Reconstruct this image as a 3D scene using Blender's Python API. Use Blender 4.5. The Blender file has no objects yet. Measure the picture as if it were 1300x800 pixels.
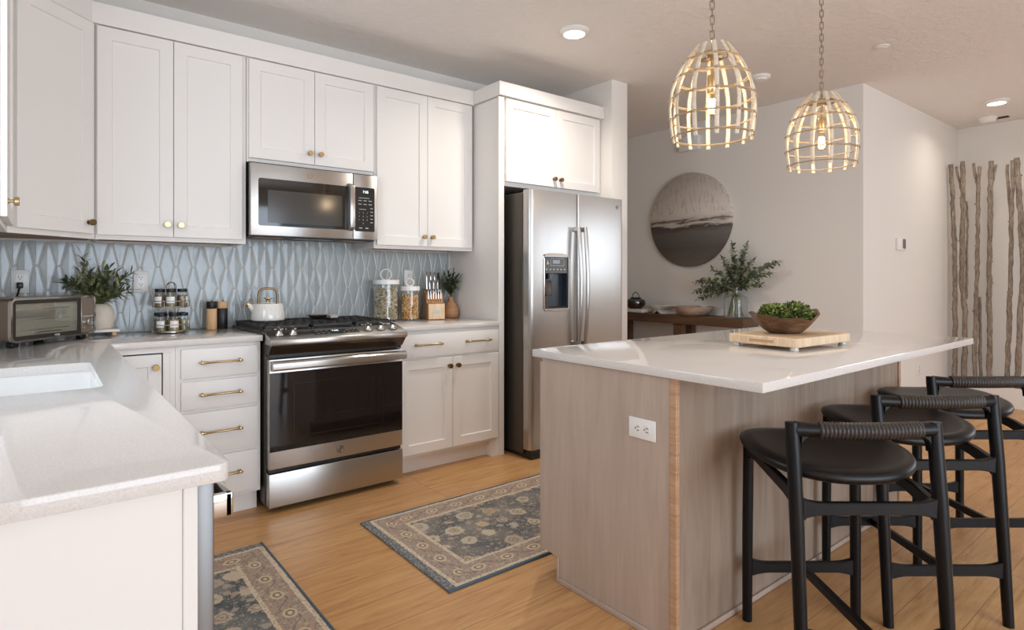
import bpy, bmesh, math, random
from mathutils import Vector, Matrix
random.seed(7)
R = math.radians
PI = math.pi
S = bpy.context.scene
C = S.collection

# ---------------------------------------------------------------- camera
cd = bpy.data.cameras.new('camera'); cam = bpy.data.objects.new('camera', cd); C.objects.link(cam)
cam.location = (-0.8972, -3.8345, 1.2142); cam.rotation_euler = (PI/2, 0, -0.6684)
cd.sensor_width = 36; cd.lens = 750.9/1300*36; cd.shift_x = .0024; cd.shift_y = -.0371; cd.clip_start = .05
S.camera = cam
# ---------------------------------------------------------------- world, light, exposure
S.view_settings.view_transform = 'Standard'; S.view_settings.look = 'None'
S.view_settings.exposure = 0.22; S.view_settings.gamma = 1; S.view_settings.use_curve_mapping = False
w = bpy.data.worlds.new('world'); S.world = w; w.use_nodes = True
w.node_tree.nodes['Background'].inputs[0].default_value = (.80, .90, 1, 1)
w.node_tree.nodes['Background'].inputs[1].default_value = 1.0
S.cycles.max_bounces = 10; S.cycles.diffuse_bounces = 6; S.cycles.glossy_bounces = 4; S.cycles.transparent_max_bounces = 12
S.cycles.caustics_reflective = False; S.cycles.caustics_refractive = False
S.cycles.sample_clamp_indirect = 6; S.cycles.sample_clamp_direct = 0

def area(name, loc, target, sx, sy, power, col):
    l = bpy.data.lights.new(name, 'AREA'); l.shape = 'RECTANGLE'; l.size = sx; l.size_y = sy; l.energy = power; l.color = col
    o = bpy.data.objects.new(name, l); C.objects.link(o); o.location = loc
    o.rotation_euler = (Vector(target)-Vector(loc)).to_track_quat('-Z', 'Y').to_euler()
    return o
# daylight through the glazing behind the camera, on the right, and over the sink
area('patio_daylight', (.6, -7.35, 1.30), (.6, 0, 1.30), 3.4, 2.2, 112, (.74, .86, 1))
area('side_window_daylight', (6.50, -5.5, 1.65), (0, -5.5, 1.45), 2.2, 1.1, 38, (.76, .87, 1))
area('sink_window_daylight', (-1.385, -1.88, 1.72), (1, -1.88, 1.60), .90, .95, 12, (.76, .87, 1))

# ---------------------------------------------------------------- materials
def lin(c):
    c = [x/255 for x in c[:3]]
    return tuple(x/12.92 if x <= .04045 else ((x+.055)/1.055)**2.4 for x in c) + (1,)
class NT:
    def __init__(s, name):
        s.m = bpy.data.materials.new(name); s.m.use_nodes = True; s.t = s.m.node_tree
        s.b = s.t.nodes['Principled BSDF']
    def n(s, typ, **k):
        x = s.t.nodes.new(typ)
        for a, v in k.items(): setattr(x, a, v)
        return x
    def l(s, a, b): s.t.links.new(a, b)
    def put(s, sock, v):
        if isinstance(v, bpy.types.NodeSocket): s.l(v, sock)
        else: sock.default_value = v
    def math(s, op, a, b=0, c=0, clamp=False):
        x = s.n('ShaderNodeMath', operation=op, use_clamp=clamp)
        for i, v in enumerate((a, b, c)): s.put(x.inputs[i], v)
        return x.outputs[0]
    def mix(s, f, a, b):
        x = s.n('ShaderNodeMix', data_type='RGBA')
        s.put(x.inputs[0], f); s.put(x.inputs[6], a); s.put(x.inputs[7], b)
        return x.outputs[2]
    def coord(s, kind='Object', scale=(1, 1, 1), loc=(0, 0, 0), rot=(0, 0, 0)):
        t = s.n('ShaderNodeTexCoord'); mp = s.n('ShaderNodeMapping')
        s.l(t.outputs[kind], mp.inputs[0]); mp.inputs[1].default_value = loc; mp.inputs[2].default_value = rot; mp.inputs[3].default_value = scale
        return mp.outputs[0]
    def noise(s, vec, scale, detail=3, rough=.5, dist=0):
        x = s.n('ShaderNodeTexNoise'); s.l(vec, x.inputs['Vector'])
        x.inputs['Scale'].default_value = scale; x.inputs['Detail'].default_value = detail
        x.inputs['Roughness'].default_value = rough; x.inputs['Distortion'].default_value = dist
        return x.outputs['Fac']
    def ramp(s, f, stops):
        x = s.n('ShaderNodeValToRGB'); s.l(f, x.inputs[0]); e = x.color_ramp.elements
        while len(e) < len(stops): e.new(.5)
        for i, (p, c) in enumerate(stops):
            e[i].position = p; e[i].color = c if len(c) == 4 else lin(c)
        return x.outputs[0]
    def bump(s, h, strength, dist=.002):
        x = s.n('ShaderNodeBump'); x.inputs['Strength'].default_value = strength; x.inputs['Distance'].default_value = dist
        s.l(h, x.inputs['Height']); s.l(x.outputs[0], s.b.inputs['Normal'])
    def sep(s, v):
        x = s.n('ShaderNodeSeparateXYZ'); s.l(v, x.inputs[0]); return x.outputs

def mat(name, col, rough=.5, metal=0, emis=None, es=0, spec=.5, coat=0, noisy=0):
    t = NT(name); b = t.b
    b.inputs['Base Color'].default_value = lin(col); b.inputs['Roughness'].default_value = rough; b.inputs['Metallic'].default_value = metal
    b.inputs['Specular IOR Level'].default_value = spec; b.inputs['Coat Weight'].default_value = coat
    if emis: b.inputs['Emission Color'].default_value = lin(emis); b.inputs['Emission Strength'].default_value = es
    if noisy:
        f = t.noise(t.coord(), noisy, 3)
        d = tuple(max(0, x-14) for x in col)
        t.put(b.inputs['Base Color'], t.mix(f, lin(d), lin(tuple(min(255, x+8) for x in col))))
    return t.m
def wood(name, c1, c2, c3, scale=(1, 14, 14), sc=4, rough=.45, bump=.15, dist=.6):
    t = NT(name); v = t.coord(scale=scale)
    f = t.noise(v, sc, 6, .6, dist); f2 = t.noise(t.coord(scale=tuple(x*.35 for x in scale)), sc, 3, .5, 1.2)
    g = t.math('ADD', t.math('MULTIPLY', f, .55), t.math('MULTIPLY', f2, .45))
    t.put(t.b.inputs['Base Color'], t.ramp(g, [(.33, c1), (.5, c2), (.68, c3)])); t.b.inputs['Roughness'].default_value = rough
    t.bump(f, bump, .001)
    return t.m
def glass(name, tint=(255, 255, 255), base=.06, rough=.02):
    t = NT(name); t.t.nodes.remove(t.b)
    tr = t.n('ShaderNodeBsdfTransparent'); tr.inputs[0].default_value = lin(tint)
    gl = t.n('ShaderNodeBsdfGlossy'); gl.inputs['Roughness'].default_value = rough
    lw = t.n('ShaderNodeLayerWeight'); lw.inputs[0].default_value = .5
    fr = t.math('ADD', t.math('MULTIPLY', t.math('POWER', lw.outputs['Facing'], 4), .7), .035)
    mx = t.n('ShaderNodeMixShader'); t.l(t.math('ADD', fr, base*.3, clamp=True), mx.inputs[0]); t.l(tr.outputs[0], mx.inputs[1]); t.l(gl.outputs[0], mx.inputs[2])
    t.l(mx.outputs[0], t.t.nodes['Material Output'].inputs[0])
    return t.m
def steel(name, col, rough, axis, rot=0):
    t = NT(name); b = t.b; b.inputs['Metallic'].default_value = 1
    sc = [2, 2, 2]; sc[axis] = .02
    f = t.noise(t.coord(scale=tuple(x*60 for x in sc)), 6, 2)
    c0 = lin(col); c1 = tuple(min(1, x*1.10) for x in c0[:3]) + (1,)
    t.put(b.inputs['Base Color'], t.mix(f, c0, c1))
    t.put(b.inputs['Roughness'], t.math('ADD', t.math('MULTIPLY', f, .08), rough-.04))
    b.inputs['Anisotropic'].default_value = .75; b.inputs['Anisotropic Rotation'].default_value = rot
    tg_ = t.n('ShaderNodeTangent', direction_type='RADIAL', axis='Z'); t.l(tg_.outputs[0], b.inputs['Tangent'])
    return t.m

M = {}
M['cab'] = mat('cabinet_paint', (236, 233, 229), .5, spec=.35)
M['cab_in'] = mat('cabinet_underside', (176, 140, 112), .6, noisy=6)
M['wall'] = mat('wall_paint', (232, 228, 222), .75)
t = NT('ceiling_texture'); t.b.inputs['Base Color'].default_value = lin((237, 232, 228)); t.b.inputs['Roughness'].default_value = .85
v = t.coord(); t.bump(t.ramp(t.noise(v, 22, 5, .6), [(.42, (0, 0, 0)), (.62, (255, 255, 255))]), .35, .006); M['ceil'] = t.m
M['trim'] = mat('trim_paint', (238, 236, 232), .4)
# floor planks along X
t = NT('oak_planks'); v = t.coord()
br = t.n('ShaderNodeTexBrick'); t.l(v, br.inputs['Vector']); br.offset = .37; br.offset_frequency = 1
br.inputs['Color1'].default_value = (0, 0, 0, 1); br.inputs['Color2'].default_value = (1, 1, 1, 1); br.inputs['Mortar'].default_value = (.5, .5, .5, 1)
br.inputs['Scale'].default_value = 1; br.inputs['Brick Width'].default_value = 1.35; br.inputs['Row Height'].default_value = .178; br.inputs['Mortar Size'].default_value = .0011; br.inputs['Bias'].default_value = 0
cr = br.outputs['Color']
sp = t.sep(v)
vm = t.n('ShaderNodeVectorMath', operation='MULTIPLY_ADD')
cmb = t.n('ShaderNodeCombineXYZ'); cs = t.n('ShaderNodeSeparateColor'); t.l(cr, cs.inputs[0])
t.l(t.math('MULTIPLY', cs.outputs[0], 17.3), cmb.inputs[0]); t.l(t.math('MULTIPLY', cs.outputs[0], 9.1), cmb.inputs[1])
t.l(v, vm.inputs[0]); vm.inputs[1].default_value = (1.1, 11, 1); t.l(cmb.outputs[0], vm.inputs[2])
g1 = t.noise(vm.outputs[0], 2.2, 6, .62, 1.0)
g2 = t.noise(vm.outputs[0], 9, 4, .6, .3)
g = t.math('ADD', t.math('MULTIPLY', g1, .7), t.math('MULTIPLY', g2, .3))
base = t.ramp(g, [(.30, (150, 104, 62)), (.45, (196, 148, 97)), (.58, (210, 164, 110)), (.75, (220, 180, 130))])
tint = t.mix(t.math('MULTIPLY', cs.outputs[0], .30), base, lin((186, 138, 90)))
col = t.mix(br.outputs['Fac'], tint, lin((120, 82, 50)))
t.put(t.b.inputs['Base Color'], col); t.b.inputs['Roughness'].default_value = .36; t.bump(g2, .08, .001)
M['floor'] = t.m
# quartz
t = NT('quartz'); v = t.coord()
f = t.noise(v, 260, 2, .7); f2 = t.noise(t.coord(scale=(1, 2.2, 1)), 9, 6, .75, .8)
a = t.ramp(f, [(.30, (210, 205, 200)), (.45, (219, 215, 211)), (.60, (223, 219, 215)), (.74, (230, 227, 224))])
t.put(t.b.inputs['Base Color'], t.mix(t.ramp(f2, [(.58, (0, 0, 0)), (.70, (90, 90, 90))]), a, lin((196, 192, 187))))
t.b.inputs['Roughness'].default_value = .055; M['quartz'] = t.m
M['steel'] = steel('brushed_steel', (182, 179, 175), .30, 0, .25)
M['steel_v'] = steel('brushed_steel_upright', (186, 183, 179), .30, 2)
M['chrome'] = mat('polished_steel', (214, 212, 208), .12, 1)
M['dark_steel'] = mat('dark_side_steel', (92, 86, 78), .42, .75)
M['bronze_steel'] = mat('bronze_steel', (150, 138, 124), .3, 1)
M['black_glass'] = mat('black_glass', (22, 19, 17), .05, 0, spec=.7)
M['display'] = mat('black_panel', (30, 29, 28), .22)
M['black_plastic'] = mat('black_plastic', (22, 22, 23), .4)
M['cast_iron'] = mat('cast_iron', (48, 46, 45), .55)
M['digits'] = mat('lit_digits', (200, 230, 240), .5, emis=(215, 240, 255), es=1.5)
M['print'] = mat('grey_print', (190, 190, 186), .5)
M['brass'] = mat('brushed_brass', (188, 164, 122), .28, 1)
M['dark_brass'] = mat('aged_brass', (138, 112, 74), .3, 1)
M['white_plastic'] = mat('white_plastic', (240, 239, 236), .3)
M['slot'] = mat('dark_slot', (30, 28, 26), .6)
M['island'] = wood('taupe_stained_wood', (176, 158, 144), (185, 167, 153), (194, 176, 162), (9, 9, .8), 4, .5, .1, .8)
M['island2'] = wood('greige_stained_wood', (142, 125, 110), (160, 142, 126), (176, 158, 141), (9, 9, .8), 3, .5, .1, .8)
M['island_edge'] = wood('raw_edge_wood', (168, 132, 102), (190, 152, 120), (205, 170, 140), (3, 3, 40), 4, .55)
M['black_wood'] = wood('black_stained_ash', (4, 5, 7), (8, 9, 12), (15, 17, 22), (14, 14, 1.2), 5, .36, .3)
M['black_wood'].node_tree.nodes['Principled BSDF'].inputs['Specular IOR Level'].default_value = .3
M['leather'] = mat('dark_brown_leather', (22, 20, 19), .36, spec=.3, noisy=60)
M['wrap'] = mat('leather_wrap', (52, 47, 45), .38)
M['walnut'] = wood('walnut', (62, 42, 28), (98, 70, 49), (140, 108, 80), (2, 9, 9), 5, .45, .2, 1.5)
M['console'] = wood('brown_console_wood', (76, 54, 37), (94, 69, 48), (112, 84, 60), (9, .8, 9), 3, .5)
M['butcher'] = wood('maple_block', (206, 178, 142), (224, 199, 166), (236, 216, 188), (22, 22, 3), 3, .5, .1, .2)
M['butcher_top'] = wood('maple_block_top', (188, 158, 124), (206, 178, 144), (220, 196, 166), (14, 14, 14), 3, .5, .1, .2)
M['pale_wood'] = wood('pale_beech', (196, 152, 110), (216, 176, 134), (230, 196, 158), (18, 18, 1.5), 4, .5)
M['knife_wood'] = wood('acacia_block', (152, 104, 62), (182, 134, 88), (204, 160, 116), (24, 24, 1.2), 4, .5)
M['vase_wood'] = wood('turned_wood', (166, 118, 80), (192, 144, 102), (208, 164, 122), (1.5, 1.5, 40), 4, .5)
M['grey_wood'] = wood('washed_wood', (146, 124, 108), (170, 149, 132), (190, 170, 154), (6, 2, 14), 5, .6)
M['bark'] = wood('birch_bark', (92, 82, 72), (138, 124, 110), (178, 166, 152), (30, 30, 7), 3, .85, .6, .6)
M['rattan'] = wood('bleached_rattan', (206, 190, 166), (222, 207, 184), (232, 220, 200), (10, 10, 30), 4, .55)
M['cane_wire'] = mat('bound_cane', (176, 154, 124), .5)
M['nickel'] = mat('antique_nickel', (172, 158, 138), .3, 1)
M['enamel'] = mat('white_enamel', (238, 235, 229), .12, coat=.5)
M['ceramic'] = mat('white_ceramic', (240, 240, 239), .15)
M['pot'] = mat('cream_pot', (218, 208, 194), .6, noisy=30)
M['marble'] = mat('white_marble', (232, 229, 224), .35, noisy=12)
M['clear'] = glass('clear_glass', (254, 255, 255))
M['smoke'] = glass('amber_glass', (168, 130, 100), .3)
M['tint'] = glass('dark_window_glass', (78, 72, 62), .35)
M['bulb_glass'] = glass('bulb_glass', (255, 244, 225))
M['filament'] = mat('glowing_filament', (255, 230, 190), .5, emis=(255, 220, 165), es=40)
M['lamp'] = mat('lamp_lens', (255, 255, 255), .5, emis=(255, 244, 226), es=6)
M['green_print'] = mat('pale_blue_plate', (176, 200, 206), .4)
def leafmat(name, c1, c2, c3):
    t = NT(name); g = t.n('ShaderNodeNewGeometry')
    t.put(t.b.inputs['Base Color'], t.ramp(g.outputs['Random Per Island'], [(.05, c1), (.5, c2), (.95, c3)])); t.b.inputs['Roughness'].default_value = .5
    return t.m
M['olive'] = leafmat('olive_leaf', (58, 70, 44), (100, 112, 74), (172, 170, 126))
M['euca'] = leafmat('eucalyptus_leaf', (76, 88, 66), (116, 128, 102), (168, 174, 146))
M['box'] = leafmat('boxwood_leaf', (44, 62, 36), (98, 120, 56), (176, 184, 98))
M['dark_leaf'] = leafmat('dark_leaf', (34, 46, 32), (58, 72, 50), (104, 116, 84))
M['stem'] = mat('green_stem', (96, 104, 56), .5)
M['pasta'] = leafmat('rice_noodle', (170, 150, 116), (214, 198, 166), (236, 226, 204))
M['pasta2'] = leafmat('tricolour_pasta', (186, 96, 54), (226, 178, 92), (242, 224, 176))
def spice(n, c): return mat(n, c, .8, noisy=300)
SP = [spice('green_spice', (126, 120, 76)), spice('tan_spice', (176, 148, 92)), spice('red_spice', (178, 118, 80)), spice('brown_spice', (132, 108, 76))]
# glazed tile
t = NT('blue_grey_glaze'); g = t.n('ShaderNodeNewGeometry')
f = t.noise(t.coord(), 26, 4, .6)
c = t.mix(g.outputs['Random Per Island'], lin((168, 176, 178)), lin((186, 192, 192)))
t.put(t.b.inputs['Base Color'], t.mix(t.math('MULTIPLY', f, .35), c, lin((150, 159, 162))))
t.b.inputs['Roughness'].default_value = .22; t.b.inputs['Coat Weight'].default_value = .3; M['tile'] = t.m
M['grout'] = mat('sand_grout', (222, 217, 209), .8)
# round landscape canvas
t = NT('painted_canvas'); v = t.coord(); s_ = t.sep(v)
wob = t.noise(t.coord(scale=(1, 1.2, 7)), 3, 5, .72)
h = t.math('ADD', s_[2], t.math('MULTIPLY', t.math('SUBTRACT', wob, .5), .15))
hh = t.math('ADD', t.math('MULTIPLY', h, 1.05), .5)
basec = t.ramp(hh, [(.0, (112, 104, 97)), (.20, (92, 83, 76)), (.36, (104, 99, 95)), (.43, (76, 66, 58)), (.455, (214, 206, 196)), (.49, (78, 64, 54)), (.515, (206, 196, 184)), (.57, (222, 214, 205)), (.78, (206, 196, 186)), (1, (178, 168, 158))])
st = t.noise(t.coord(scale=(1, 13, 2.2)), 4, 5, .7)
up = t.math('GREATER_THAN', h, .06)
t.put(t.b.inputs['Base Color'], t.mix(t.math('MULTIPLY', t.math('MULTIPLY', up, t.math('GREATER_THAN', st, .56)), .45), basec, lin((150, 136, 122)))); t.b.inputs['Roughness'].default_value = .7
M['canvas'] = t.m
# rug: bands by distance from the edge, flowers in the field
def rugmat(name, W, L, field, field2):
    t = NT(name); v = t.coord(); x, y, z = t.sep(v)
    A = lambda a, b: t.math('ADD', a, b)
    Mu = lambda a, b: t.math('MULTIPLY', a, b)
    Su = lambda a, b: t.math('SUBTRACT', a, b)
    Lt = lambda a, b: t.math('LESS_THAN', a, b)
    Gt = lambda a, b: t.math('GREATER_THAN', a, b)
    n = t.noise(v, 70, 2); nn = Mu(Su(n, .5), .010)
    dx = Su(L/2, t.math('ABSOLUTE', x)); dy = Su(W/2, t.math('ABSOLUTE', y))
    if L > W: dx = Su(dx, .034)
    else: dy = Su(dy, .034)
    d0 = t.math('MINIMUM', dx, dy); d = A(d0, nn)
    along = A(Mu(x, Gt(dx, dy)), Mu(y, Lt(dx, dy)))
    def vor(sc, rnd=.75):
        vv = t.n('ShaderNodeTexVoronoi', feature='F1'); t.l(v, vv.inputs['Vector']); vv.inputs['Scale'].default_value = sc; vv.inputs['Randomness'].default_value = rnd
        return vv.outputs['Distance'], vv.outputs['Color']
    d1, c1 = vor(8.0, .45); d2, c2 = vor(19, .8); d3, c3 = vor(75, .9); d4, c4 = vor(34, 1)
    wv = Su(t.noise(v, 55, 3, .7), .5); wf = Su(t.noise(v, 190, 2, .7), .5)
    e1 = A(d1, Mu(wv, .34)); e2 = A(d2, Mu(wv, .45)); e4 = A(d4, Mu(wv, .5))
    s1 = t.n('ShaderNodeSeparateColor'); t.l(c1, s1.inputs[0]); s2 = t.n('ShaderNodeSeparateColor'); t.l(c2, s2.inputs[0])
    big = Lt(e1, A(.24, Mu(s1.outputs[1], .16)))
    petal = t.ramp(s1.outputs[0], [(.0, (214, 198, 172)), (.4, (198, 186, 168)), (.7, (210, 182, 150)), (1, (178, 172, 162))])
    small = Mu(Lt(e2, .30), Gt(s2.outputs[0], .35))
    petal2 = t.ramp(s2.outputs[1], [(.0, (186, 174, 156)), (.6, (166, 164, 156)), (1, (190, 160, 138))])
    fc = t.mix(t.ramp(t.noise(v, 6, 3), [(.40, (0, 0, 0)), (.62, (255, 255, 255))]), lin(field), lin(field2))
    fc = t.mix(Mu(Lt(e4, .34), .75), fc, lin((162, 152, 138)))
    fc = t.mix(Mu(Lt(d3, .30), .6), fc, lin((176, 164, 148)))
    fc = t.mix(Mu(small, .85), fc, petal2)
    fc = t.mix(Mu(big, .92), fc, petal)
    fc = t.mix(Mu(Mu(Lt(e1, .20), Gt(e1, .13)), .7), fc, lin((140, 124, 110)))
    fc = t.mix(Mu(Lt(e1, .07), .8), fc, lin((160, 132, 110)))
    # border: tan ground, rosettes in a row, a running vine
    P = .150
    fr = Su(t.math('FRACT', A(Mu(along, 1/P), 20.5)), .5)
    ax = Mu(fr, P); bd = Su(d0, .080)
    rr = A(t.math('SQRT', A(Mu(ax, ax), Mu(Mu(bd, bd), 1.7))), Mu(wv, .016))
    vine = t.math('ABSOLUTE', Su(bd, Mu(t.math('SINE', Mu(along, 2*PI/P*1.0)), .024)))
    bc = t.mix(Mu(Lt(d3, .34), .75), lin((176, 156, 140)), lin((128, 118, 114)))
    bc = t.mix(Mu(Lt(e4, .30), .7), bc, lin((198, 180, 156)))
    bc = t.mix(Mu(Lt(vine, .0045), .6), bc, lin((120, 112, 110)))
    bc = t.mix(Lt(rr, .033), bc, lin((212, 192, 162))); bc = t.mix(Mu(Lt(rr, .021), .9), bc, lin((128, 118, 112))); bc = t.mix(Lt(rr, .011), bc, lin((216, 198, 168)))
    cream = t.mix(Mu(Lt(d3, .40), .55), lin((218, 202, 178)), lin((166, 146, 126)))
    edge = t.mix(Mu(Lt(d3, .42), .8), lin((112, 116, 120)), lin((164, 162, 158)))
    o = t.mix(Gt(d, .004), edge, cream)
    o = t.mix(Gt(d, .022), o, bc)
    o = t.mix(Gt(d, .133), o, cream)
    o = t.mix(Gt(d, .150), o, fc)
    o = t.mix(t.math('MULTIPLY', t.math('ABSOLUTE', wf), 1.2, clamp=True), o, lin((128, 118, 108)))
    t.put(t.b.inputs['Base Color'], o); t.b.inputs['Roughness'].default_value = .95; t.b.inputs['Specular IOR Level'].default_value = .15
    t.bump(t.noise(v, 400, 1), .6, .003)
    return t.m
M['rug_a'] = rugmat('persian_rug_grey', .79, 1.60, (104, 104, 106), (140, 134, 127))
M['rug_b'] = rugmat('persian_rug_blue', 1.60, .60, (84, 92, 98), (132, 134, 130))
M['binding'] = mat('blue_rug_binding', (78, 96, 108), .9)

# ---------------------------------------------------------------- mesh helpers
class MB:
    def __init__(s): s.v = []; s.f = []
    def add(s, vs, fs, X=None):
        o = len(s.v)
        for p in vs:
            p = Vector(p); s.v.append(tuple(X @ p) if X is not None else tuple(p))
        s.f += [tuple(i+o for i in f) for f in fs]
        return s
    def bm(s, b, X=None):
        b.verts.index_update(); s.add([v.co.copy() for v in b.verts], [[v.index for v in f.verts] for f in b.faces], X); b.free(); return s
    def box(s, x0, x1, y0, y1, z0, z1, bev=0, seg=2, X=None):
        b = bmesh.new(); bmesh.ops.create_cube(b, size=1)
        for v in b.verts: v.co = Vector(((x0+x1)/2+v.co.x*(x1-x0), (y0+y1)/2+v.co.y*(y1-y0), (z0+z1)/2+v.co.z*(z1-z0)))
        if bev: bmesh.ops.bevel(b, geom=b.edges[:], offset=bev, segments=seg, affect='EDGES', profile=.5)
        return s.bm(b, X)
    def prism(s, pts, a0, a1, axis='z', bev=0, seg=2, X=None):
        def P(p, a): return {'z': (p[0], p[1], a), 'y': (p[0], a, p[1]), 'x': (a, p[0], p[1])}[axis]
        b = bmesh.new()
        lo = [b.verts.new(P(p, a0)) for p in pts]; hi = [b.verts.new(P(p, a1)) for p in pts]
        n = len(pts)
        b.faces.new(lo); b.faces.new(hi)
        for i in range(n): b.faces.new((lo[i], lo[(i+1) % n], hi[(i+1) % n], hi[i]))
        bmesh.ops.recalc_face_normals(b, faces=b.faces[:])
        if bev:
            es = [e for e in b.edges if len(e.link_faces) == 2 and e.calc_face_angle(0) > .6]
            bmesh.ops.bevel(b, geom=es, offset=bev, segments=seg, affect='EDGES', profile=.5)
        return s.bm(b, X)
    def tube(s, pts, r, n=10, closed=False, flat=None, up=None, cap=True, X=None):
        """sweep; r scalar or list; flat=(a,b) elliptical/rect half sizes multiply r"""
        P = [Vector(p) for p in pts]; m = len(P)
        rs = r if isinstance(r, (list, tuple)) else [r]*m
        T = []
        for i in range(m):
            a = P[(i-1) % m] if (closed or i > 0) else P[i]; c = P[(i+1) % m] if (closed or i < m-1) else P[i]
            T.append((c-a).normalized())
        u = Vector(up) if up else (Vector((0, 0, 1)) if abs(T[0].z) < .9 else Vector((1, 0, 0)))
        vs = []; 
        fa, fb = flat or (1, 1)
        for i in range(m):
            x = (u - T[i]*u.dot(T[i]));
            x = x.normalized() if x.length > 1e-6 else T[i].orthogonal().normalized()
            if not up: u = x
            y = T[i].cross(x)
            for k in range(n):
                an = 2*PI*(k+.5)/n
                vs.append(P[i]+x*(math.cos(an)*rs[i]*fa)+y*(math.sin(an)*rs[i]*fb))
        fs = []
        for i in range(m if closed else m-1):
            j = (i+1) % m
            for k in range(n): fs.append((i*n+k, i*n+(k+1) % n, j*n+(k+1) % n, j*n+k))
        if cap and not closed: fs += [tuple(range(n-1, -1, -1)), tuple((m-1)*n+k for k in range(n))]
        return s.add(vs, fs, X)
    def cyl(s, p0, p1, r0, r1=None, n=20, X=None):
        return s.tube([p0, p1], [r0, r0 if r1 is None else r1], n, X=X)
    def lathe(s, prof, c=(0, 0, 0), n=32, X=None, sx=1, sy=1):
        """prof list of (r,z); closes poles when r==0"""
        vs = []; rings = []
        for r, z in prof:
            if r <= 1e-7: rings.append([len(vs)]); vs.append((c[0], c[1], c[2]+z))
            else:
                rings.append(list(range(len(vs), len(vs)+n)))
                vs += [(c[0]+r*sx*math.cos(2*PI*k/n), c[1]+r*sy*math.sin(2*PI*k/n), c[2]+z) for k in range(n)]
        fs = []
        for a, b in zip(rings, rings[1:]):
            for k in range(n):
                q = (a[k % len(a)], a[(k+1) % len(a)], b[(k+1) % len(b)], b[k % len(b)])
                q = tuple(dict.fromkeys(q))
                if len(q) > 2: fs.append(q)
        return s.add(vs, fs, X)
    def ball(s, c, r, n=12, m=8, X=None, sz=1):
        return s.lathe([(r*math.sin(PI*i/m) if 0 < i < m else 0, -r*sz*math.cos(PI*i/m)) for i in range(m+1)], c, n, X)
    def ring(s, c, R_, r, n=32, k=8, X=None):
        return s.tube([(c[0]+R_*math.cos(2*PI*i/n), c[1]+R_*math.sin(2*PI*i/n), c[2]) for i in range(n)], r, k, closed=True, X=X)
    def text(s, txt, size, X, depth=.0004):
        cu = bpy.data.curves.new('t', 'FONT'); cu.body = txt; cu.size = size; cu.extrude = depth; cu.align_x = 'CENTER'; cu.align_y = 'CENTER'; cu.resolution_u = 2
        o = bpy.data.objects.new('t', cu); C.objects.link(o)
        bpy.context.view_layer.update()
        me = bpy.data.meshes.new_from_object(o.evaluated_get(bpy.context.evaluated_depsgraph_get()))
        s.add([v.co.copy() for v in me.vertices], [tuple(p.vertices) for p in me.polygons], X)
        bpy.data.objects.remove(o); bpy.data.curves.remove(cu); bpy.data.meshes.remove(me)
        return s
    def build(s, name, m, parent=None, local=False, sharp=38, smooth=True):
        me = bpy.data.meshes.new(name)
        vs = s.v
        if parent is not None and not local:
            iv = WM[parent.name].inverted(); vs = [tuple(iv @ Vector(p)) for p in vs]
        me.from_pydata(vs, [], s.f); me.validate(); 
        b = bmesh.new(); b.from_mesh(me); bmesh.ops.recalc_face_normals(b, faces=b.faces[:]); b.to_mesh(me); b.free()
        if smooth:
            me.polygons.foreach_set('use_smooth', [True]*len(me.polygons)); me.set_sharp_from_angle(angle=R(sharp))
        me.materials.append(M[m] if isinstance(m, str) else m)
        o = bpy.data.objects.new(name, me); C.objects.link(o)
        if parent is not None: o.parent = parent; WM[o.name] = WM[parent.name]
        else: WM[o.name] = Matrix.Identity(4)
        return o
WM = {}
def tag(o, label, cat, group=None):
    o['label'] = label; o['category'] = cat
    if group: o['group'] = group
    return o
def thing(name, label, cat, loc=(0, 0, 0), rz=0, group=None):
    o = bpy.data.objects.new(name, None); o.empty_display_size = .05; C.objects.link(o); o.location = loc; o.rotation_euler = (0, 0, rz)
    WM[o.name] = Matrix.Translation(loc) @ Matrix.Rotation(rz, 4, 'Z')
    return tag(o, label, cat, group)
def struct(o): o['kind'] = 'structure'; return o
def recenter(o, c):
    """move the object origin to c (keeps the mesh in place)"""
    o.data.transform(Matrix.Translation(-Vector(c))); o.location = c; WM[o.name] = Matrix.Translation(c); return o
def dup(root, loc, rz, label, group=None):
    r = root.copy(); C.objects.link(r); r.location = loc; r.rotation_euler = (0, 0, rz); r['label'] = label
    if group: r['group'] = group
    for ch in list(root.children):
        c = ch.copy(); C.objects.link(c); c.parent = r
        for g in list(ch.children):
            d = g.copy(); C.objects.link(d); d.parent = c
    return r
def cut(o, mb):
    """subtract a solid from o"""
    k = mb.build('cutter', 'slot'); md = o.modifiers.new('b', 'BOOLEAN'); md.operation = 'DIFFERENCE'; md.solver = 'EXACT'; md.object = k
    k.matrix_world = WM[o.name].inverted() @ Matrix.Identity(4) if False else Matrix.Identity(4)
    bpy.context.view_layer.update()
    me = bpy.data.meshes.new_from_object(o.evaluated_get(bpy.context.evaluated_depsgraph_get()))
    o.modifiers.clear(); old = o.data; o.data = me; me.name = old.name
    bpy.data.objects.remove(k)
    me.polygons.foreach_set('use_smooth', [True]*len(me.polygons)); me.set_sharp_from_angle(angle=R(38))
    return o
def rrect(x0, x1, y0, y1, r, n=5):
    p = []
    for cx, cy, a0 in ((x1-r, y1-r, 0), (x0+r, y1-r, 90), (x0+r, y0+r, 180), (x1-r, y0+r, 270)):
        for i in range(n+1): a = R(a0+90*i/n); p.append((cx+r*math.cos(a), cy+r*math.sin(a)))
    return p
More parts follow.
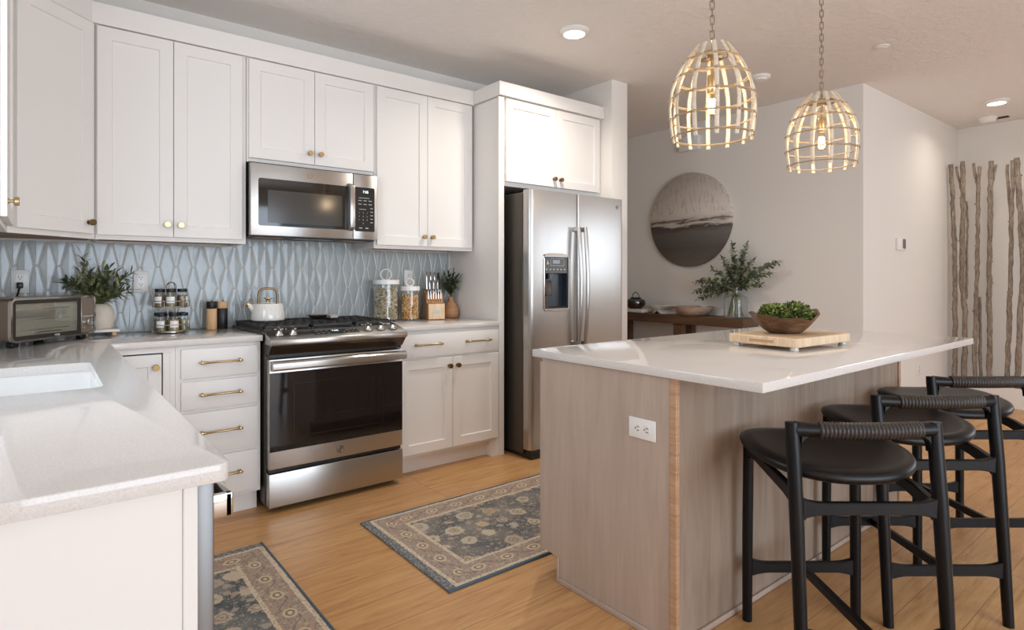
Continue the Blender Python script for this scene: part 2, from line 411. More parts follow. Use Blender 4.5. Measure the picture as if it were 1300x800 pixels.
def frame_mb(mb, x0, x1, z0, z1, w_, y0, y1, X=None, r=.0):
    """rectangular frame as one closed ring in the XZ plane"""
    o = [(x0, z0), (x1, z0), (x1, z1), (x0, z1)]; i = [(x0+w_, z0+w_), (x1-w_, z0+w_), (x1-w_, z1-w_), (x0+w_, z1-w_)]
    vs = [(p[0], y0, p[1]) for p in o+i]+[(p[0], y1, p[1]) for p in o+i]; fs = []
    for k in range(4):
        j = (k+1) % 4
        fs += [(k, j, 4+j, 4+k), (8+k, 8+j, 12+j, 12+k), (k, j, 8+j, 8+k), (4+k, 4+j, 12+j, 12+k)]
    return mb.add(vs, fs, X)
def shaker(mb, x0, x1, z0, z1, yf, X=None, rail=.060, rec=.009, th=.02):
    """one-piece recessed-panel door facing -Y"""
    a = .002; q = .0035
    def rect(i, y): return [(x0+i, y, z0+i), (x1-i, y, z0+i), (x1-i, y, z1-i), (x0+i, y, z1-i)]
    L = [rect(0, yf+th), rect(0, yf+a), rect(a, yf), rect(rail, yf), rect(rail+q, yf+rec)]
    vs = sum(L, []); fs = [(3, 2, 1, 0)]
    for k in range(4):
        for i in range(4): j = (i+1) % 4; fs.append((k*4+i, k*4+j, k*4+4+j, k*4+4+i))
    fs.append((16, 17, 18, 19))
    return mb.add(vs, fs, X)
def knob_mb(p, X=None):
    """small round knob standing out along -Y from p"""
    Q = Matrix.Translation(p) @ Matrix.Rotation(PI/2, 4, 'X')
    if X is not None: Q = X @ Q
    return MB().lathe([(0, 0), (.010, 0), (.010, .003), (.0055, .004), (.0055, .015), (.0135, .0165), (.0150, .018), (.0150, .029), (.0140, .031), (0, .031)], n=20, X=Q)
def pull_mb(xc, z, y, L=.195):
    m = MB()
    for s_ in (-1, 1):
        x = xc+s_*(L/2-.011)
        m.lathe([(0, 0), (.0095, 0), (.0095, .003), (.006, .005), (.006, .019), (.0075, .021), (.0085, .027), (.006, .034), (0, .036)], n=14, X=Matrix.Translation((x, y, z)) @ Matrix.Rotation(PI/2, 4, 'X'))
    m.tube([(xc-L/2, y-.027, z), (xc-L/2+.004, y-.027, z), (xc-L/2+.022, y-.027, z), (xc-L/2+.026, y-.027, z), (xc-L/2+.03, y-.027, z), (xc+L/2-.03, y-.027, z), (xc+L/2-.026, y-.027, z), (xc+L/2-.022, y-.027, z), (xc+L/2-.004, y-.027, z), (xc+L/2, y-.027, z)],
           [.004, .0065, .0065, .0075, .0055, .0055, .0075, .0065, .0065, .004], 12)
    return m
def leaf(mb, p, d, up, L, W, curl=.15, n=4):
    d = Vector(d).normalized(); up = Vector(up); sd = d.cross(up)
    sd = sd.normalized() if sd.length > 1e-4 else d.orthogonal().normalized()
    nn = sd.cross(d); vs = []; fs = []
    p = Vector(p)
    for i in range(n+1):
        t_ = i/n; w_ = W*math.sin(PI*min(1, t_*.93+.05))**.8*.5
        c = p+d*(L*t_)-nn*(curl*L*t_*t_)
        if i == n: vs.append(c)
        else: vs += [c-sd*w_+nn*w_*.25, c, c+sd*w_+nn*w_*.25]
    for i in range(n-1):
        a = i*3; fs += [(a, a+1, a+4, a+3), (a+1, a+2, a+5, a+4)]
    a = (n-1)*3; fs += [(a, a+1, a+3), (a+1, a+2, a+3)]
    return mb.add(vs, fs)
def circ_logo(x, y, z, r, parent, name='emblem', mt='bronze_steel'):
    m = MB(); Q = Matrix.Translation((x, y, z)) @ Matrix.Rotation(PI/2, 4, 'X')
    m.ring((0, 0, 0), r, r*.10, 28, 6, X=Q); m.lathe([(0, -.001), (r*.98, -.001), (r*.98, .0006), (0, .0006)], n=28, X=Q)
    for k in range(4):
        a = PI/2*k+.5
        m.tube([Q @ Vector((r*.78*math.cos(a+q*.28), r*.78*math.sin(a+q*.28), .001)) for q in range(5)], r*.06, 5)
    m.text('GE', r*.95, Q @ Matrix.Translation((0, 0, .0012)))
    return m.build(name, mt, parent)

# ================================================================ THE SETTING
CZ = 2.749
XL = -1.305; XH = 4.198; YH = -1.896; XE = 6.571; YB = -7.5; YN = 1.3
fl = struct(MB().box(XL-.1, XE+.1, YB-.1, YN+.1, -.1, 0).build('floor', 'floor'))
struct(MB().box(XL-.1, XE+.1, YB-.1, YN+.1, CZ, CZ+.1).build('ceiling', 'ceil'))
struct(MB().box(XL-.1, 2.563, 0, .1, 0, CZ).build('wall_back', 'wall'))
struct(MB().box(2.563, 2.747, -.730, YN, 0, CZ, .004).build('wall_return', 'wall'))
struct(MB().box(2.747, XH, YN, YN+.1, 0, CZ).build('wall_nook', 'wall'))
struct(MB().prism([(XH, YN+.1), (XH, YH), (XE, YH), (XE, YN+.1)], 0, CZ, 'z').build('wall_hall', 'wall'))
struct(MB().box(XE, XE+.1, YB, YH+.1, 0, CZ).build('wall_right', 'wall'))
# left wall with the window over the sink
wl = MB().box(XL-.1, XL, YB, .1, 0, CZ).build('wall_left', 'wall')
cut(wl, MB().box(XL-.3, XL+.1, -2.38, -1.38, 1.20, 2.25)); struct(wl)
wf = struct(frame_mb(MB(), -2.38, -1.38, 1.20, 2.25, .045, .0, .09).build('window_1', 'trim'))
wf.data.transform(Matrix.Translation((XL-.09, 0, 0)) @ Matrix(((0, 1, 0, 0), (1, 0, 0, 0), (0, 0, 1, 0), (0, 0, 0, 1))))
# rear wall with the glazed opening
wb = MB().box(XL-.1, XE+.1, YB-.1, YB, 0, CZ).build('wall_front', 'wall')
cut(wb, MB().box(-1.0, 3.4, YB-.3, YB+.1, .15, 2.4)); struct(wb)
struct(frame_mb(MB(), -1.0, 3.4, .15, 2.4, .06, YB-.08, YB-.0).build('window_2', 'trim'))
for nm, b in (('nook', (XH-.014, XH, YH, YN)), ('hall', (XH, XE, YH-.014, YH)), ('right', (XE-.014, XE, YB, YH-.014)), ('return', (2.747, 2.761, -.73, YN))):
    struct(MB().box(*b, 0, .10, .003).build('baseboard_'+nm, 'trim'))

# backsplash of elongated hexagons
Hh = .125; pitch = .0445; a_ = .0098; w_ = pitch-a_; g_ = .0016
def splash(X0, X1, Z0, Z1):
    m = MB(); x_ref = -.032; z_ref = 1.271
    k0 = int((-1.31-x_ref)/pitch)-1; k1 = int((1.56-x_ref)/pitch)+2
    for k in range(k0, k1):
        x = x_ref+k*pitch
        for j in range(-3, 3):
            # node row: short edges of even columns lie at z_ref + j*2H ; odd columns shifted by H
            z = z_ref+Hh+j*2*Hh if k % 2 == 0 else z_ref+j*2*Hh
            def hexa(gx, y): return [(x-a_+gx, y, z-Hh+gx), (x+a_-gx, y, z-Hh+gx), (x+w_-gx*1.02, y, z), (x+a_-gx, y, z+Hh-gx), (x-a_+gx, y, z+Hh-gx), (x-w_+gx*1.02, y, z)]
            A = hexa(g_, -.003); B = hexa(g_, -.0062); D = hexa(g_+.0030, -.0072)
            ridge = [(x, -.0083, z-Hh*.6), (x, -.0083, z+Hh*.6)]
            vs = A+B+D+ridge; fs = []
            for L in (0, 6):
                for i in range(6): q = (i+1) % 6; fs.append((L+i, L+q, L+6+q, L+6+i))
            fs += [(12, 13, 18), (13, 14, 18), (14, 15, 19, 18), (15, 16, 19), (16, 17, 19), (17, 12, 18, 19)]
            if x+w_ < X0 or x-w_ > X1 or z+Hh < Z0 or z-Hh > Z1: continue
            m.add(vs, fs)
    o = m.build('tiles', 'tile', None, smooth=False)
    b = bmesh.new(); b.from_mesh(o.data)
    for co, no in (((0, 0, Z0), (0, 0, -1)), ((0, 0, Z1), (0, 0, 1)), ((X1, 0, 0), (1, 0, 0)), ((X0, 0, 0), (-1, 0, 0))):
        bmesh.ops.bisect_plane(b, geom=b.verts[:]+b.edges[:]+b.faces[:], plane_co=co, plane_no=no, clear_outer=True)
    b.to_mesh(o.data); b.free()
    return o
bs = thing('backsplash', 'blue-grey glazed backsplash of tall stretched hexagon tiles with pale grout', 'backsplash', (0, 0, .914))
for z_ in ((XL+.001, 1.533, .9155, 1.3975), (-.002, .768, 1.3975, 1.446)):
    o = splash(*z_); o.parent = bs; o.data.transform(Matrix.Translation((0, 0, -.914)))
MB().box(XL+.001, 1.533, -.0056, -.0005, .9155, 1.3975).box(-.002, .768, -.0056, -.0005, 1.398, 1.446).build('grout', 'grout', bs)

# ================================================================ UPPER CABINETS
UF = -.340     # door face
def upper_cab(label, x0, x1, z0, z1, doors, kn, zt=2.440):
    t_ = thing('wall_cabinet', label, 'cabinet', ((x0+x1)/2, 0, z0))
    m = MB().box(x0, x1, -.319, -.001, z0+.012, zt+.03)          # box
    m.box(x0, x1, -.319, -.300, z0, z0+.0125); m.box(x0, x0+.016, -.2995, 0, z0, z0+.0125); m.box(x1-.016, x1, -.2995, 0, z0, z0+.0125)
    m.build('carcass', 'cab', t_)
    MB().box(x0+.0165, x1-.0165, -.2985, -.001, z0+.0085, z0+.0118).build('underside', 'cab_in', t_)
    for (a, b), k in zip(doors, kn):
        d = shaker(MB(), a, b, z0+.022, zt, UF).build('door', 'cab', t_)
        knob_mb((k, UF, z0+.085)).build('knob', 'brass', d)
    return t_
upper_cab('two-door white wall cabinet above the olive plant, left of the microwave', -.695, -.004, 1.399, 2.44, [(-.690, -.3635), (-.3605, -.026)], (-.393, -.331))
upper_cab('short two-door white wall cabinet directly above the microwave', 0, .766, 1.862, 2.44, [(.009, .3785), (.3815, .760)], (.348, .412))
upper_cab('two-door white wall cabinet right of the microwave, above pasta jars', .770, 1.535, 1.399, 2.44, [(.783, 1.1535), (1.1565, 1.522)], (1.123, 1.187))
# diagonal corner cabinet
PR = Vector((-.697, -.319, 0)); PL = Vector((-1.012, -.634, 0))
dg = thing('corner_wall_cabinet', 'diagonal white corner wall cabinet with one tall door, at upper left', 'cabinet', (-1.0, -.3, 1.399))
poly = [(-.697, 0), (-.697, -.319), (-1.012, -.634), (XL, -.634), (XL, 0)]
MB().prism(poly, 1.411, 2.47, 'z').prism([(-.697, -.319), (-1.012, -.634), (-1.026, -.620), (-.711, -.305)], 1.399, 1.4115, 'z').build('carcass', 'cab', dg)
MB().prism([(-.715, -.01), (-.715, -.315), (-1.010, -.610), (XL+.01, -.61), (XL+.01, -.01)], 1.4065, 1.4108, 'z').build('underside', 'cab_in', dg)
u_ = (PR-PL).normalized(); XD = Matrix(((u_.x, -u_.y, 0, PL.x), (u_.y, u_.x, 0, PL.y), (0, 0, 1, 0), (0, 0, 0, 1)))
LD = (PR-PL).length
d = shaker(MB(), .026, LD-.030, 1.422, 2.44, -.021, XD).build('door', 'cab', dg)
knob_mb((LD-.060, -.021, 1.475), XD).build('knob', 'dark_brass', d)
# left wall cabinet (facing +X)
lw = thing('wall_cabinet', 'white wall cabinet cut off by the left edge of the photo', 'cabinet', (-1.15, -.91, 1.399))
XW = Matrix(((0, -1, 0, -1.012), (1, 0, 0, 0), (0, 0, 1, 0), (0, 0, 0, 1)))   # local x -> world Y, local -y -> world +X
MB().box(XL+.001, -1.012, -1.192, -.637, 1.399, 2.47).build('carcass', 'cab', lw)
d = shaker(MB(), -1.186, -.664, 1.422, 2.44, -.021, XW).build('door', 'cab', lw)
knob_mb((-1.150, -.021, 1.478), XW).build('knob', 'brass', d)
# top fascia along the uppers
m = MB()
m.prism([(1.536, -.346), (-.708, -.346), (-.697, -.3195), (1.536, -.3195)], 2.446, 2.547, 'z')
m.prism([(-.708, -.346), (-.985, -.623), (-.966, -.5885), (-.697, -.3195)], 2.446, 2.547, 'z')
m.prism([(-.985, -.623), (-.985, -1.192), (-1.0115, -1.192), (-1.0115, -.634)], 2.446, 2.547, 'z')
o = struct(m.build('trim_1', 'cab'))

# tall panel, fridge cabinet
pn = thing('fridge_side_panel', 'tall white end panel between worktop and fridge', 'panel', (1.56, -.3, 0))
MB().box(1.548, 1.581, -.612, 0, 0, 2.446).build('panel', 'cab', pn)
MB().box(1.536, 1.582, -.636, -.6125, 0, 2.446, .002, 1).build('stile', 'cab', pn)
fc = thing('fridge_cabinet', 'two-door white cabinet above the fridge', 'cabinet', (2.07, -.3, 1.843))
MB().box(1.583, 2.556, -.614, -.004, 1.843, 2.47).build('carcass', 'cab', fc)
for a, b, k in ((1.603, 2.0715, 2.041), (2.0745, 2.530, 2.105)):
    d = shaker(MB(), a, b, 1.872, 2.444, -.635, rail=.058).build('door', 'cab', fc)
    knob_mb((k, -.635, 1.93)).build('knob', 'dark_brass', d)
struct(MB().prism([(1.529, -.350), (1.529, -.655), (2.560, -.655), (2.560, -.6145), (1.5475, -.6365), (1.5475, -.350)], 2.452, 2.545, 'z', .002, 1).build('trim_2', 'cab'))

# ================================================================ BASE CABINETS
BF = -.640; BC = -.621; ZC = .883
def base_box(t_, x0, x1, y0=BC, toe=-.556):
    MB().box(x0, x1, y0, -.01, .110, ZC).box(x0, x1, toe, -.01, .0, .1095).build('carcass', 'cab', t_)
db = thing('drawer_cabinet', 'white base cabinet of four drawers left of the stove', 'cabinet', (-.2, -.3, 0))
base_box(db, -.398, -.010)
for z0, z1, pz in ((.722, .865, .797), (.568, .706, .640), (.349, .552, .455), (.128, .331, .235)):
    d = MB().box(-.376, -.028, BF, BC-.001, z0, z1, .003, 2).build('drawer', 'cab', db)
    pull_mb(-.202, pz, BF).build('pull', 'brass', d)
# corner cabinet: bifold door with dark reveal
cc = thing('corner_base_cabinet', 'white corner base cabinet with knobbed door and dark gap around it', 'cabinet', (-.9, -.3, 0))
MB().box(-.420, -.399, BC, -.01, .110, ZC).box(-.688, -.42, BC, -.59, .856, ZC).prism([(-.399, -.556), (-.399, -.01), (XL+.005, -.01), (XL+.005, -.90), (-.73, -.90), (-.73, -.556)], 0, .125, 'z').box(XL+.005, -.69, -.90, -.885, .125, ZC).box(-.449, -.4205, BC, -.60, .11, .8555).build('carcass', 'cab', cc)
MB().box(-.69, -.449, -.598, -.590, .128, .855).build('reveal', 'slot', cc)
d = shaker(MB(), -.690, -.455, .13, .849, BF+.018, rail=.055).build('door', 'cab', cc)
knob_mb((-.480, BF+.018, .79)).build('knob', 'dark_brass', d)
XK = Matrix(((0, -1, 0, -.698), (1, 0, 0, 0), (0, 0, 1, 0), (0, 0, 0, 1)))
shaker(MB(), -.897, -.648, .13, .849, -.003, XK, rail=.055).build('door', 'cab', cc)
rb = thing('base_cabinet', 'white base cabinet with wide drawer and two doors, between stove and fridge', 'cabinet', (1.15, -.3, 0))
MB().box(.772, 1.535, BC, -.01, .110, ZC).box(.772, 1.487, -.556, -.01, 0, .1095).box(1.487, 1.535, BC, -.01, 0, .1095).build('carcass', 'cab', rb)
d = MB().box(.790, 1.531, BF, BC-.001, .716, .865, .003, 2).build('drawer', 'cab', rb)
for xc in (.981, 1.357): pull_mb(xc, .797, BF).build('pull', 'brass', d)
for a, b, k in ((.790, 1.1635, 1.134), (1.1665, 1.531, 1.196)):
    d = shaker(MB(), a, b, .128, .704, BF, rail=.058).build('door', 'cab', rb)
    knob_mb((k, BF, .65)).build('knob', 'dark_brass', d)

# left run: sink base, dishwasher, end panel
sb = thing('sink_cabinet', 'white sink base cabinet under the left worktop', 'cabinet', (-1, -1.5, 0))
LX = -.699
m = MB().box(XL+.005, LX, -2.165, -2.148, .11, ZC).box(XL+.005, LX, -.92, -.903, .11, ZC).box(XL+.005, LX, -2.147, -.921, .11, .128).box(LX-.018, LX, -2.147, -.921, .78, ZC).box(XL+.005, -.76, -2.165, -.903, 0, .1095)
m.build('carcass', 'cab', sb)
XS = Matrix(((0, -1, 0, LX+.001), (1, 0, 0, 0), (0, 0, 1, 0), (0, 0, 0, 1)))
for a, b, k in ((-2.14, -1.5365, -1.57), (-1.5335, -.93, -1.50)):
    d = shaker(MB(), a, b, .13, .865, -.021, XS).build('door', 'cab', sb); knob_mb((k, -.021, .80), XS).build('knob', 'brass', d)
dw = thing('dishwasher', 'stainless dishwasher seen edge-on at the end of the left run', 'dishwasher', (-1, -2.46, 0))
MB().box(XL+.02, LX-.004, -2.752, -2.172, .10, .872).build('tub', 'dark_steel', dw)
MB().box(LX-.003, -.672, -2.755, -2.172, .105, .872, .004, 2).build('door', mat('satin_steel', (128, 126, 124), .42, 1), dw)
MB().box(XL+.02, -.77, -2.74, -2.172, .002, .0995).build('toe_kick', 'black_plastic', dw)
m = MB().box(-.648, -.634, -2.72, -2.21, .796, .838, .003, 2)
for y in (-2.72, -2.222): m.box(-.673, -.635, y, y+.012, .796, .838, .003, 2)
m.build('handle', 'chrome', dw)
ep = thing('end_panel', 'white panel closing the near end of the left worktop', 'panel', (-1, -2.77, 0))
MB().box(XL+.002, -.722, -2.773, -2.757, 0, ZC, .001, 1).build('panel', 'cab', ep)
MB().box(-.722, -.701, -2.777, -2.757, 0, ZC, .0015, 1).build('edge_strip', 'cab', ep)

# ================================================================ WORKTOPS
TZ0, TZ1 = .884, .914
arc = [(-.657-.018+.018*math.cos(R(a)), -2.801+.018+.018*math.sin(R(a))) for a in (0, -22, -45, -67, -90)]
poly = [(XL+.001, -.008), (-.003, -.008), (-.003, -.648), (-.657, -.648)]+arc+[(XL+.001, -2.801)]
wt = MB().prism(poly, TZ0, TZ1, 'z', .003, 2).build('worktop', 'quartz')
cut(wt, MB().prism(rrect(-1.19, -.765, -1.878, -1.282, .03), .8, 1.0, 'z'))
tag(wt, 'L-shaped white quartz worktop with sink, running along the left and back walls', 'worktop'); recenter(wt, (-.95, -.6, TZ0))
wt2 = MB().box(.769, 1.535, -.648, -.008, TZ0, TZ1, .003, 2).build('worktop', 'quartz')
tag(wt2, 'short white quartz worktop between stove and fridge panel', 'worktop'); recenter(wt2, (1.15, -.3, TZ0))
# undermount sink
m = MB(); L = []
for x0, x1, y0, y1, r, z in ((-1.205, -.750, -1.893, -1.267, .035, .8835), (-1.205, -.750, -1.893, -1.267, .035, .872), (-1.205, -.750, -1.893, -1.267, .035, .66),):
    L.append([(p[0], p[1], z) for p in rrect(x0, x1, y0, y1, r)])
for x0, x1, y0, y1, r, z in ((-1.150, -.805, -1.838, -1.322, .03, .668), (-1.180, -.775, -1.868, -1.292, .03, .69), (-1.192, -.763, -1.880, -1.280, .03, .75), (-1.192, -.763, -1.880, -1.280, .03, .8835)):
    L.append([(p[0], p[1], z) for p in rrect(x0, x1, y0, y1, r)])
n = len(L[0]); vs = sum(L, []); fs = []
for a, b in ((0, 1), (1, 2), (3, 4), (4, 5), (5, 6), (6, 0)):
    for i in range(n): j = (i+1) % n; fs.append((a*n+i, a*n+j, b*n+j, b*n+i))
fs += [tuple(range(2*n, 3*n)), tuple(range(3*n, 4*n))]
sk = thing('sink', 'white undermount kitchen sink set into the left worktop', 'sink', (-.98, -1.58, .66))
m.add(vs, fs); m.build('basin', 'ceramic', sk)
MB().lathe([(0, 0), (.042, 0), (.045, .002), (.03, .004), (0, .003)], (-.98, -1.58, .668), 24).build('drain', 'chrome', sk)

# ================================================================ RANGE
rg = thing('range', 'stainless slide-in gas range with dark oven window and five front knobs', 'stove', (.383, -.35, 0))
MB().box(.004, .764, -.655, -.03, .035, .895).build('body', 'dark_steel', rg)
for x in (.05, .71):
    for y in (-.60, -.10): MB().cyl((x, y, 0), (x, y, .0345), .02, n=14).build('foot', 'black_plastic', rg)
MB().box(-.006, .771, -.639, -.03, .9145, .926, .003, 1).build('cooktop', 'dark_steel', rg)
# sloped control panel with lip
m = MB(); m.prism([(-.640, .932), (-.765, .899), (-.771, .893), (-.771, .872), (-.765, .866), (-.655, .866), (-.655, .9), (-.640, .9)], .003, .768, 'x', .0015, 1)
m.build('control_panel', 'steel', rg)
MB().prism([(-.655, .865), (-.758, .865), (-.712, .815), (-.655, .815)], .006, .764, 'x').build('fascia', mat('shaded_steel', (92, 82, 72), .3, 1), rg)  # steel colour darkened to hold the receding face's shade and floor reflection
MB().box(.010, .760, -.705, -.656, .800, .8145).build('vent_gap', 'black_plastic', rg)
sl = math.atan2(.033, .125)
def on_panel(x, t_, h=0):   # t_ 0 at the lip, 1 at the back
    y = -.765+.125*t_; z = .899+.033*t_
    return Matrix.Translation((x, y, z)) @ Matrix.Rotation(sl, 4, 'X') @ Matrix.Translation((0, 0, h))
for x in (.060, .132, .553, .630, .706):
    Q = on_panel(x, .47)
    k = MB().lathe([(0, 0), (.021, 0), (.022, .003), (.019, .008), (.016, .012), (.0135, .024), (.0125, .026), (0, .027)], n=24, X=Q).build('knob', 'chrome', rg)
    MB().box(-.005, .005, -.020, .020, .010, .040, .002, 2, X=Q @ Matrix.Rotation(.15, 4, 'Z')).build('grip', 'chrome', k)
    MB().lathe([(.0215, .0), (.0255, .0), (.0255, .0015), (.0215, .0015)], n=24, X=Q).build('knob_collar', 'black_plastic', k)
o = MB().box(.235, .492, -.033, .030, 0, .0012, X=on_panel(0, .52)).build('display_panel', 'display', rg)
MB().text('7:05', .022, on_panel(.365, .62, .0014)).build('clock_digits', 'digits', o)
m = MB()
for i, x in enumerate((.262, .290, .318, .408, .432, .456, .478)):
    for t_ in (.36, .64):
        if i == 3 and t_ > .5: continue
        m.box(-.007, .007, -.0016, .0016, 0, .0004, X=on_panel(x, t_+.04*(i % 2), .0014))
m.build('button_marks', 'print', o)
# door
dr = MB().box(.008, .764, -.715, -.657, .227, .792, .004, 2).build('oven_door', 'steel', rg)
MB().box(.010, .762, -.7185, -.7155, .318, .722, .001, 1).build('oven_window', 'black_glass', dr)
m = MB(); frame_mb(m, .13, .64, .38, .66, .004, -.7192, -.7187); m.build('window_border', 'display', dr)
m = MB(); m.prism([(-.736, .736), (-.764, .738), (-.772, .746), (-.773, .775), (-.764, .785), (-.736, .786)], .010, .764, 'x', .002, 2)
m.build('handle', 'steel', dr)
for x in (.012, .700): MB().box(x, x+.05, -.7355, -.716, .740, .782, .002, 1).build('handle_mount', 'chrome', dr)
circ_logo(.384, -.7160, .272, .019, dr)
MB().box(.014, .758, -.700, -.657, .208, .2265).build('drawer_gap', 'black_plastic', rg)
MB().box(.006, .766, -.717, -.657, .032, .205, .004, 2).build('warming_drawer', 'steel', rg)
# grates
def grate(x0, x1):
    m = MB(); z0, z1 = .9405, .9560; y0, y1 = -.615, -.060
    for y in (y0, y1-.012): m.box(x0, x1, y, y+.012, z0, z1, .002, 1)
    for x in (x0, x1-.012): m.box(x, x+.012, y0, y1, z0, z1, .002, 1)
    nb = 5
    for i in range(1, nb):
        x = x0+(x1-x0)*i/nb; m.box(x-.004, x+.004, y0+.01, y1-.01, z0+.003, z1, .001, 1)
    for y in (-.48, -.3375, -.195): m.box(x0+.01, x1-.01, y-.005, y+.005, z0, z1-.001, .001, 1)
    for i in range(13):
        y = y0+.03+i*.041
        for x in (x0-.002, x1-.006): m.box(x, x+.008, y, y+.018, z0-.004, z1+.0015, .001, 1)
    for x in (x0+.004, x1-.016):
        for y in (y0+.004, y1-.016): m.box(x, x+.012, y, y+.012, .9262, z0, 0)
    return m
for x0, x1 in ((.006, .256), (.260, .505), (.509, .759)): grate(x0, x1).build('grate', 'cast_iron', rg)
for x, y, r in ((.131, -.48, .045), (.131, -.195, .036), (.383, -.34, .05), (.634, -.48, .045), (.634, -.195, .036)):
    b = MB().lathe([(0, 0), (r+.006, 0), (r, .007), (0, .007)], (x, y, .9262), 24).build('burner', 'chrome', rg)
    MB().lathe([(0, .0072), (r*.8, .0072), (r*.8, .0125), (0, .0130)], (x, y, .9262), 24).build('burner_cap', 'cast_iron', b)

# ================================================================ MICROWAVE
mw = thing('microwave', 'stainless over-the-range microwave with dark window and keypad', 'microwave', (.383, -.2, 1.44))
MB().box(.006, .760, -.345, -.012, 1.447, 1.8615).build('body', 'dark_steel', mw)
MB().box(.006, .760, -.345, -.20, 1.4405, 1.4468).build('base_plate', 'cast_iron', mw)
for x0, x1 in ((.045, .20), (.56, .715)):
    f = MB().box(x0, x1, -.33, -.215, 1.4385, 1.4403).build('grease_filter', 'cab_in', mw)
MB().box(.26, .50, -.33, -.27, 1.4385, 1.4403).build('lamp_lens', 'black_glass', mw)
XC = .601
dp = MB().box(.003, XC-.001, -.387, -.346, 1.447, 1.849, .004, 2).build('door', 'steel', mw)
win = MB().prism(rrect(.045, .588, 1.502, 1.768, .012), -.3885, -.3872, 'y').build('window', 'black_glass', dp)
MB().prism(rrect(.095, .530, 1.520, 1.705, .008), -.3892, -.3887, 'y').build('window_mesh', mat('mesh_window', (66, 63, 60), .12), win)
m = MB().prism([(-.388, 1.495), (-.424, 1.505), (-.430, 1.52), (-.430, 1.765), (-.424, 1.778), (-.388, 1.787)], .566, .597, 'x', .003, 2)
m.build('handle', 'steel_v', dp)
circ_logo(.335, -.3878, 1.806, .014, dp)
cp = MB().box(XC+.001, .763, -.387, -.346, 1.447, 1.849, .004, 2).build('control_panel', 'steel', mw)
pad = MB().prism(rrect(.612, .742, 1.497, 1.770, .006), -.3890, -.3872, 'y').build('keypad', 'display', cp)
def kp(x, z): return Matrix.Translation((x, -.3893, z)) @ Matrix.Rotation(PI/2, 4, 'X')
MB().text('7:05', .022, kp(.682, 1.742)).build('clock_digits', 'digits', pad)
m = MB()
for r_ in range(4):
    for c_ in range(3):
        ch = '123456789 0 '[r_*3+c_]
        if ch != ' ': m.text(ch, .012, kp(.640+.026*c_, 1.612-.022*r_))
m.box(-.035, .035, -.0015, .0015, 0, .0003, X=kp(.672, 1.705)); m.box(-.022, .022, -.0015, .0015, 0, .0003, X=kp(.662, 1.634))
for i in range(3):
    for j in range(2): m.box(-.011, .011, -.002, .002, 0, .0003, X=kp(.644+.034*i, 1.688-.022*j))
for j in range(5): m.box(-.009, .009, -.002, .002, 0, .0003, X=kp(.722, 1.642-.022*j))
for x in (.648, .690): m.box(-.010, .010, -.003, .003, 0, .0003, X=kp(x, 1.518))
m.build('key_print', 'print', pad)

# ================================================================ FRIDGE
fr = thing('refrigerator', 'side-by-side stainless refrigerator with ice and water dispenser', 'refrigerator', (2.08, -.45, 0))
MB().box(1.626, 2.546, -.782, -.03, .03, 1.782, .004, 1).build('cabinet_body', 'dark_steel', fr)
MB().box(1.632, 2.540, -.79, -.783, .035, 1.775).build('door_gasket', 'black_plastic', fr)
MB().box(1.64, 2.53, -.85, -.06, .004, .029).box(1.64, 2.53, -.845, -.7905, .029, .062).build('base_grille', 'black_plastic', fr)
for x in (1.655, 2.44): MB().box(x, x+.08, -.83, -.76, 1.7825, 1.800, .004, 1).build('hinge_cover', 'dark_steel', fr)
def dprof(x0, x1, rl, rr):
    yb, yf = -.791, -.862
    p = [(x1, yb), (x0, yb)]
    for i in range(8): a = R(180+90*i/7); p.append((x0+rl+rl*math.cos(a), yf+rl+rl*math.sin(a)))
    for i in range(1, 6): tt = i/6; p.append((x0+rl+(x1-rr-x0-rl)*tt, yf-.004*math.sin(PI*tt)))
    for i in range(8): a = R(270+90*i/7); p.append((x1-rr+rr*math.cos(a), yf+rr+rr*math.sin(a)))
    return p
d1 = MB().prism(dprof(1.624, 2.0585, .032, .014), .066, 1.797, 'z').build('freezer_door', 'steel_v', fr)
iv = WM[fr.name]
cb = MB().box(1.746, 1.966, -.90, -.815, 1.000, 1.352); cb.v = [tuple(iv.inverted() @ Vector(p)) for p in cb.v]
# cut in the door's own space
d1.parent = None; cut(d1, cb); d1.parent = fr
d2 = MB().prism(dprof(2.0645, 2.548, .014, .032), .066, 1.797, 'z').build('fridge_door', 'steel_v', fr)
# dispenser
dsp = MB().box(1.747, 1.965, -.8165, -.8155, 1.001, 1.351).box(1.747, 1.752, -.860, -.817, 1.001, 1.351).box(1.960, 1.965, -.860, -.817, 1.001, 1.351).build('dispenser', mat('dispenser_recess', (44, 52, 62), .25), d1)
MB().box(1.752, 1.960, -.8665, -.82, 1.238, 1.351, .003, 1).build('dispenser_panel', mat('dispenser_panel', (74, 72, 66), .3), d1)
MB().prism([(1.742, 1.356), (1.748, 1.366), (1.80, 1.376), (1.90, 1.376), (1.964, 1.366), (1.970, 1.356)], -.874, -.863, 'y').build('dispenser_hood', 'bronze_steel', d1)
m = MB(); pts = [(1.741, 1.34), (1.741, 1.005), (1.748, .990), (1.762, .984), (1.95, .984), (1.964, .990), (1.971, 1.005), (1.971, 1.34)]
m.tube([(x, -.866, z) for x, z in pts], .006, 8, up=(0, 1, 0)); m.build('dispenser_bezel', 'chrome', d1)
MB().box(1.752, 1.960, -.862, -.818, 1.001, 1.012, .002, 1).build('drip_tray', 'black_plastic', d1)
MB().box(1.762, 1.826, -.850, -.838, 1.085, 1.19, .004, 2, X=Matrix.Translation((0, -.84, 1.19)) @ Matrix.Rotation(-.12, 4, 'X') @ Matrix.Translation((0, .84, -1.19))).build('paddle', mat('paddle_bronze', (78, 70, 62), .35, .3), d1)
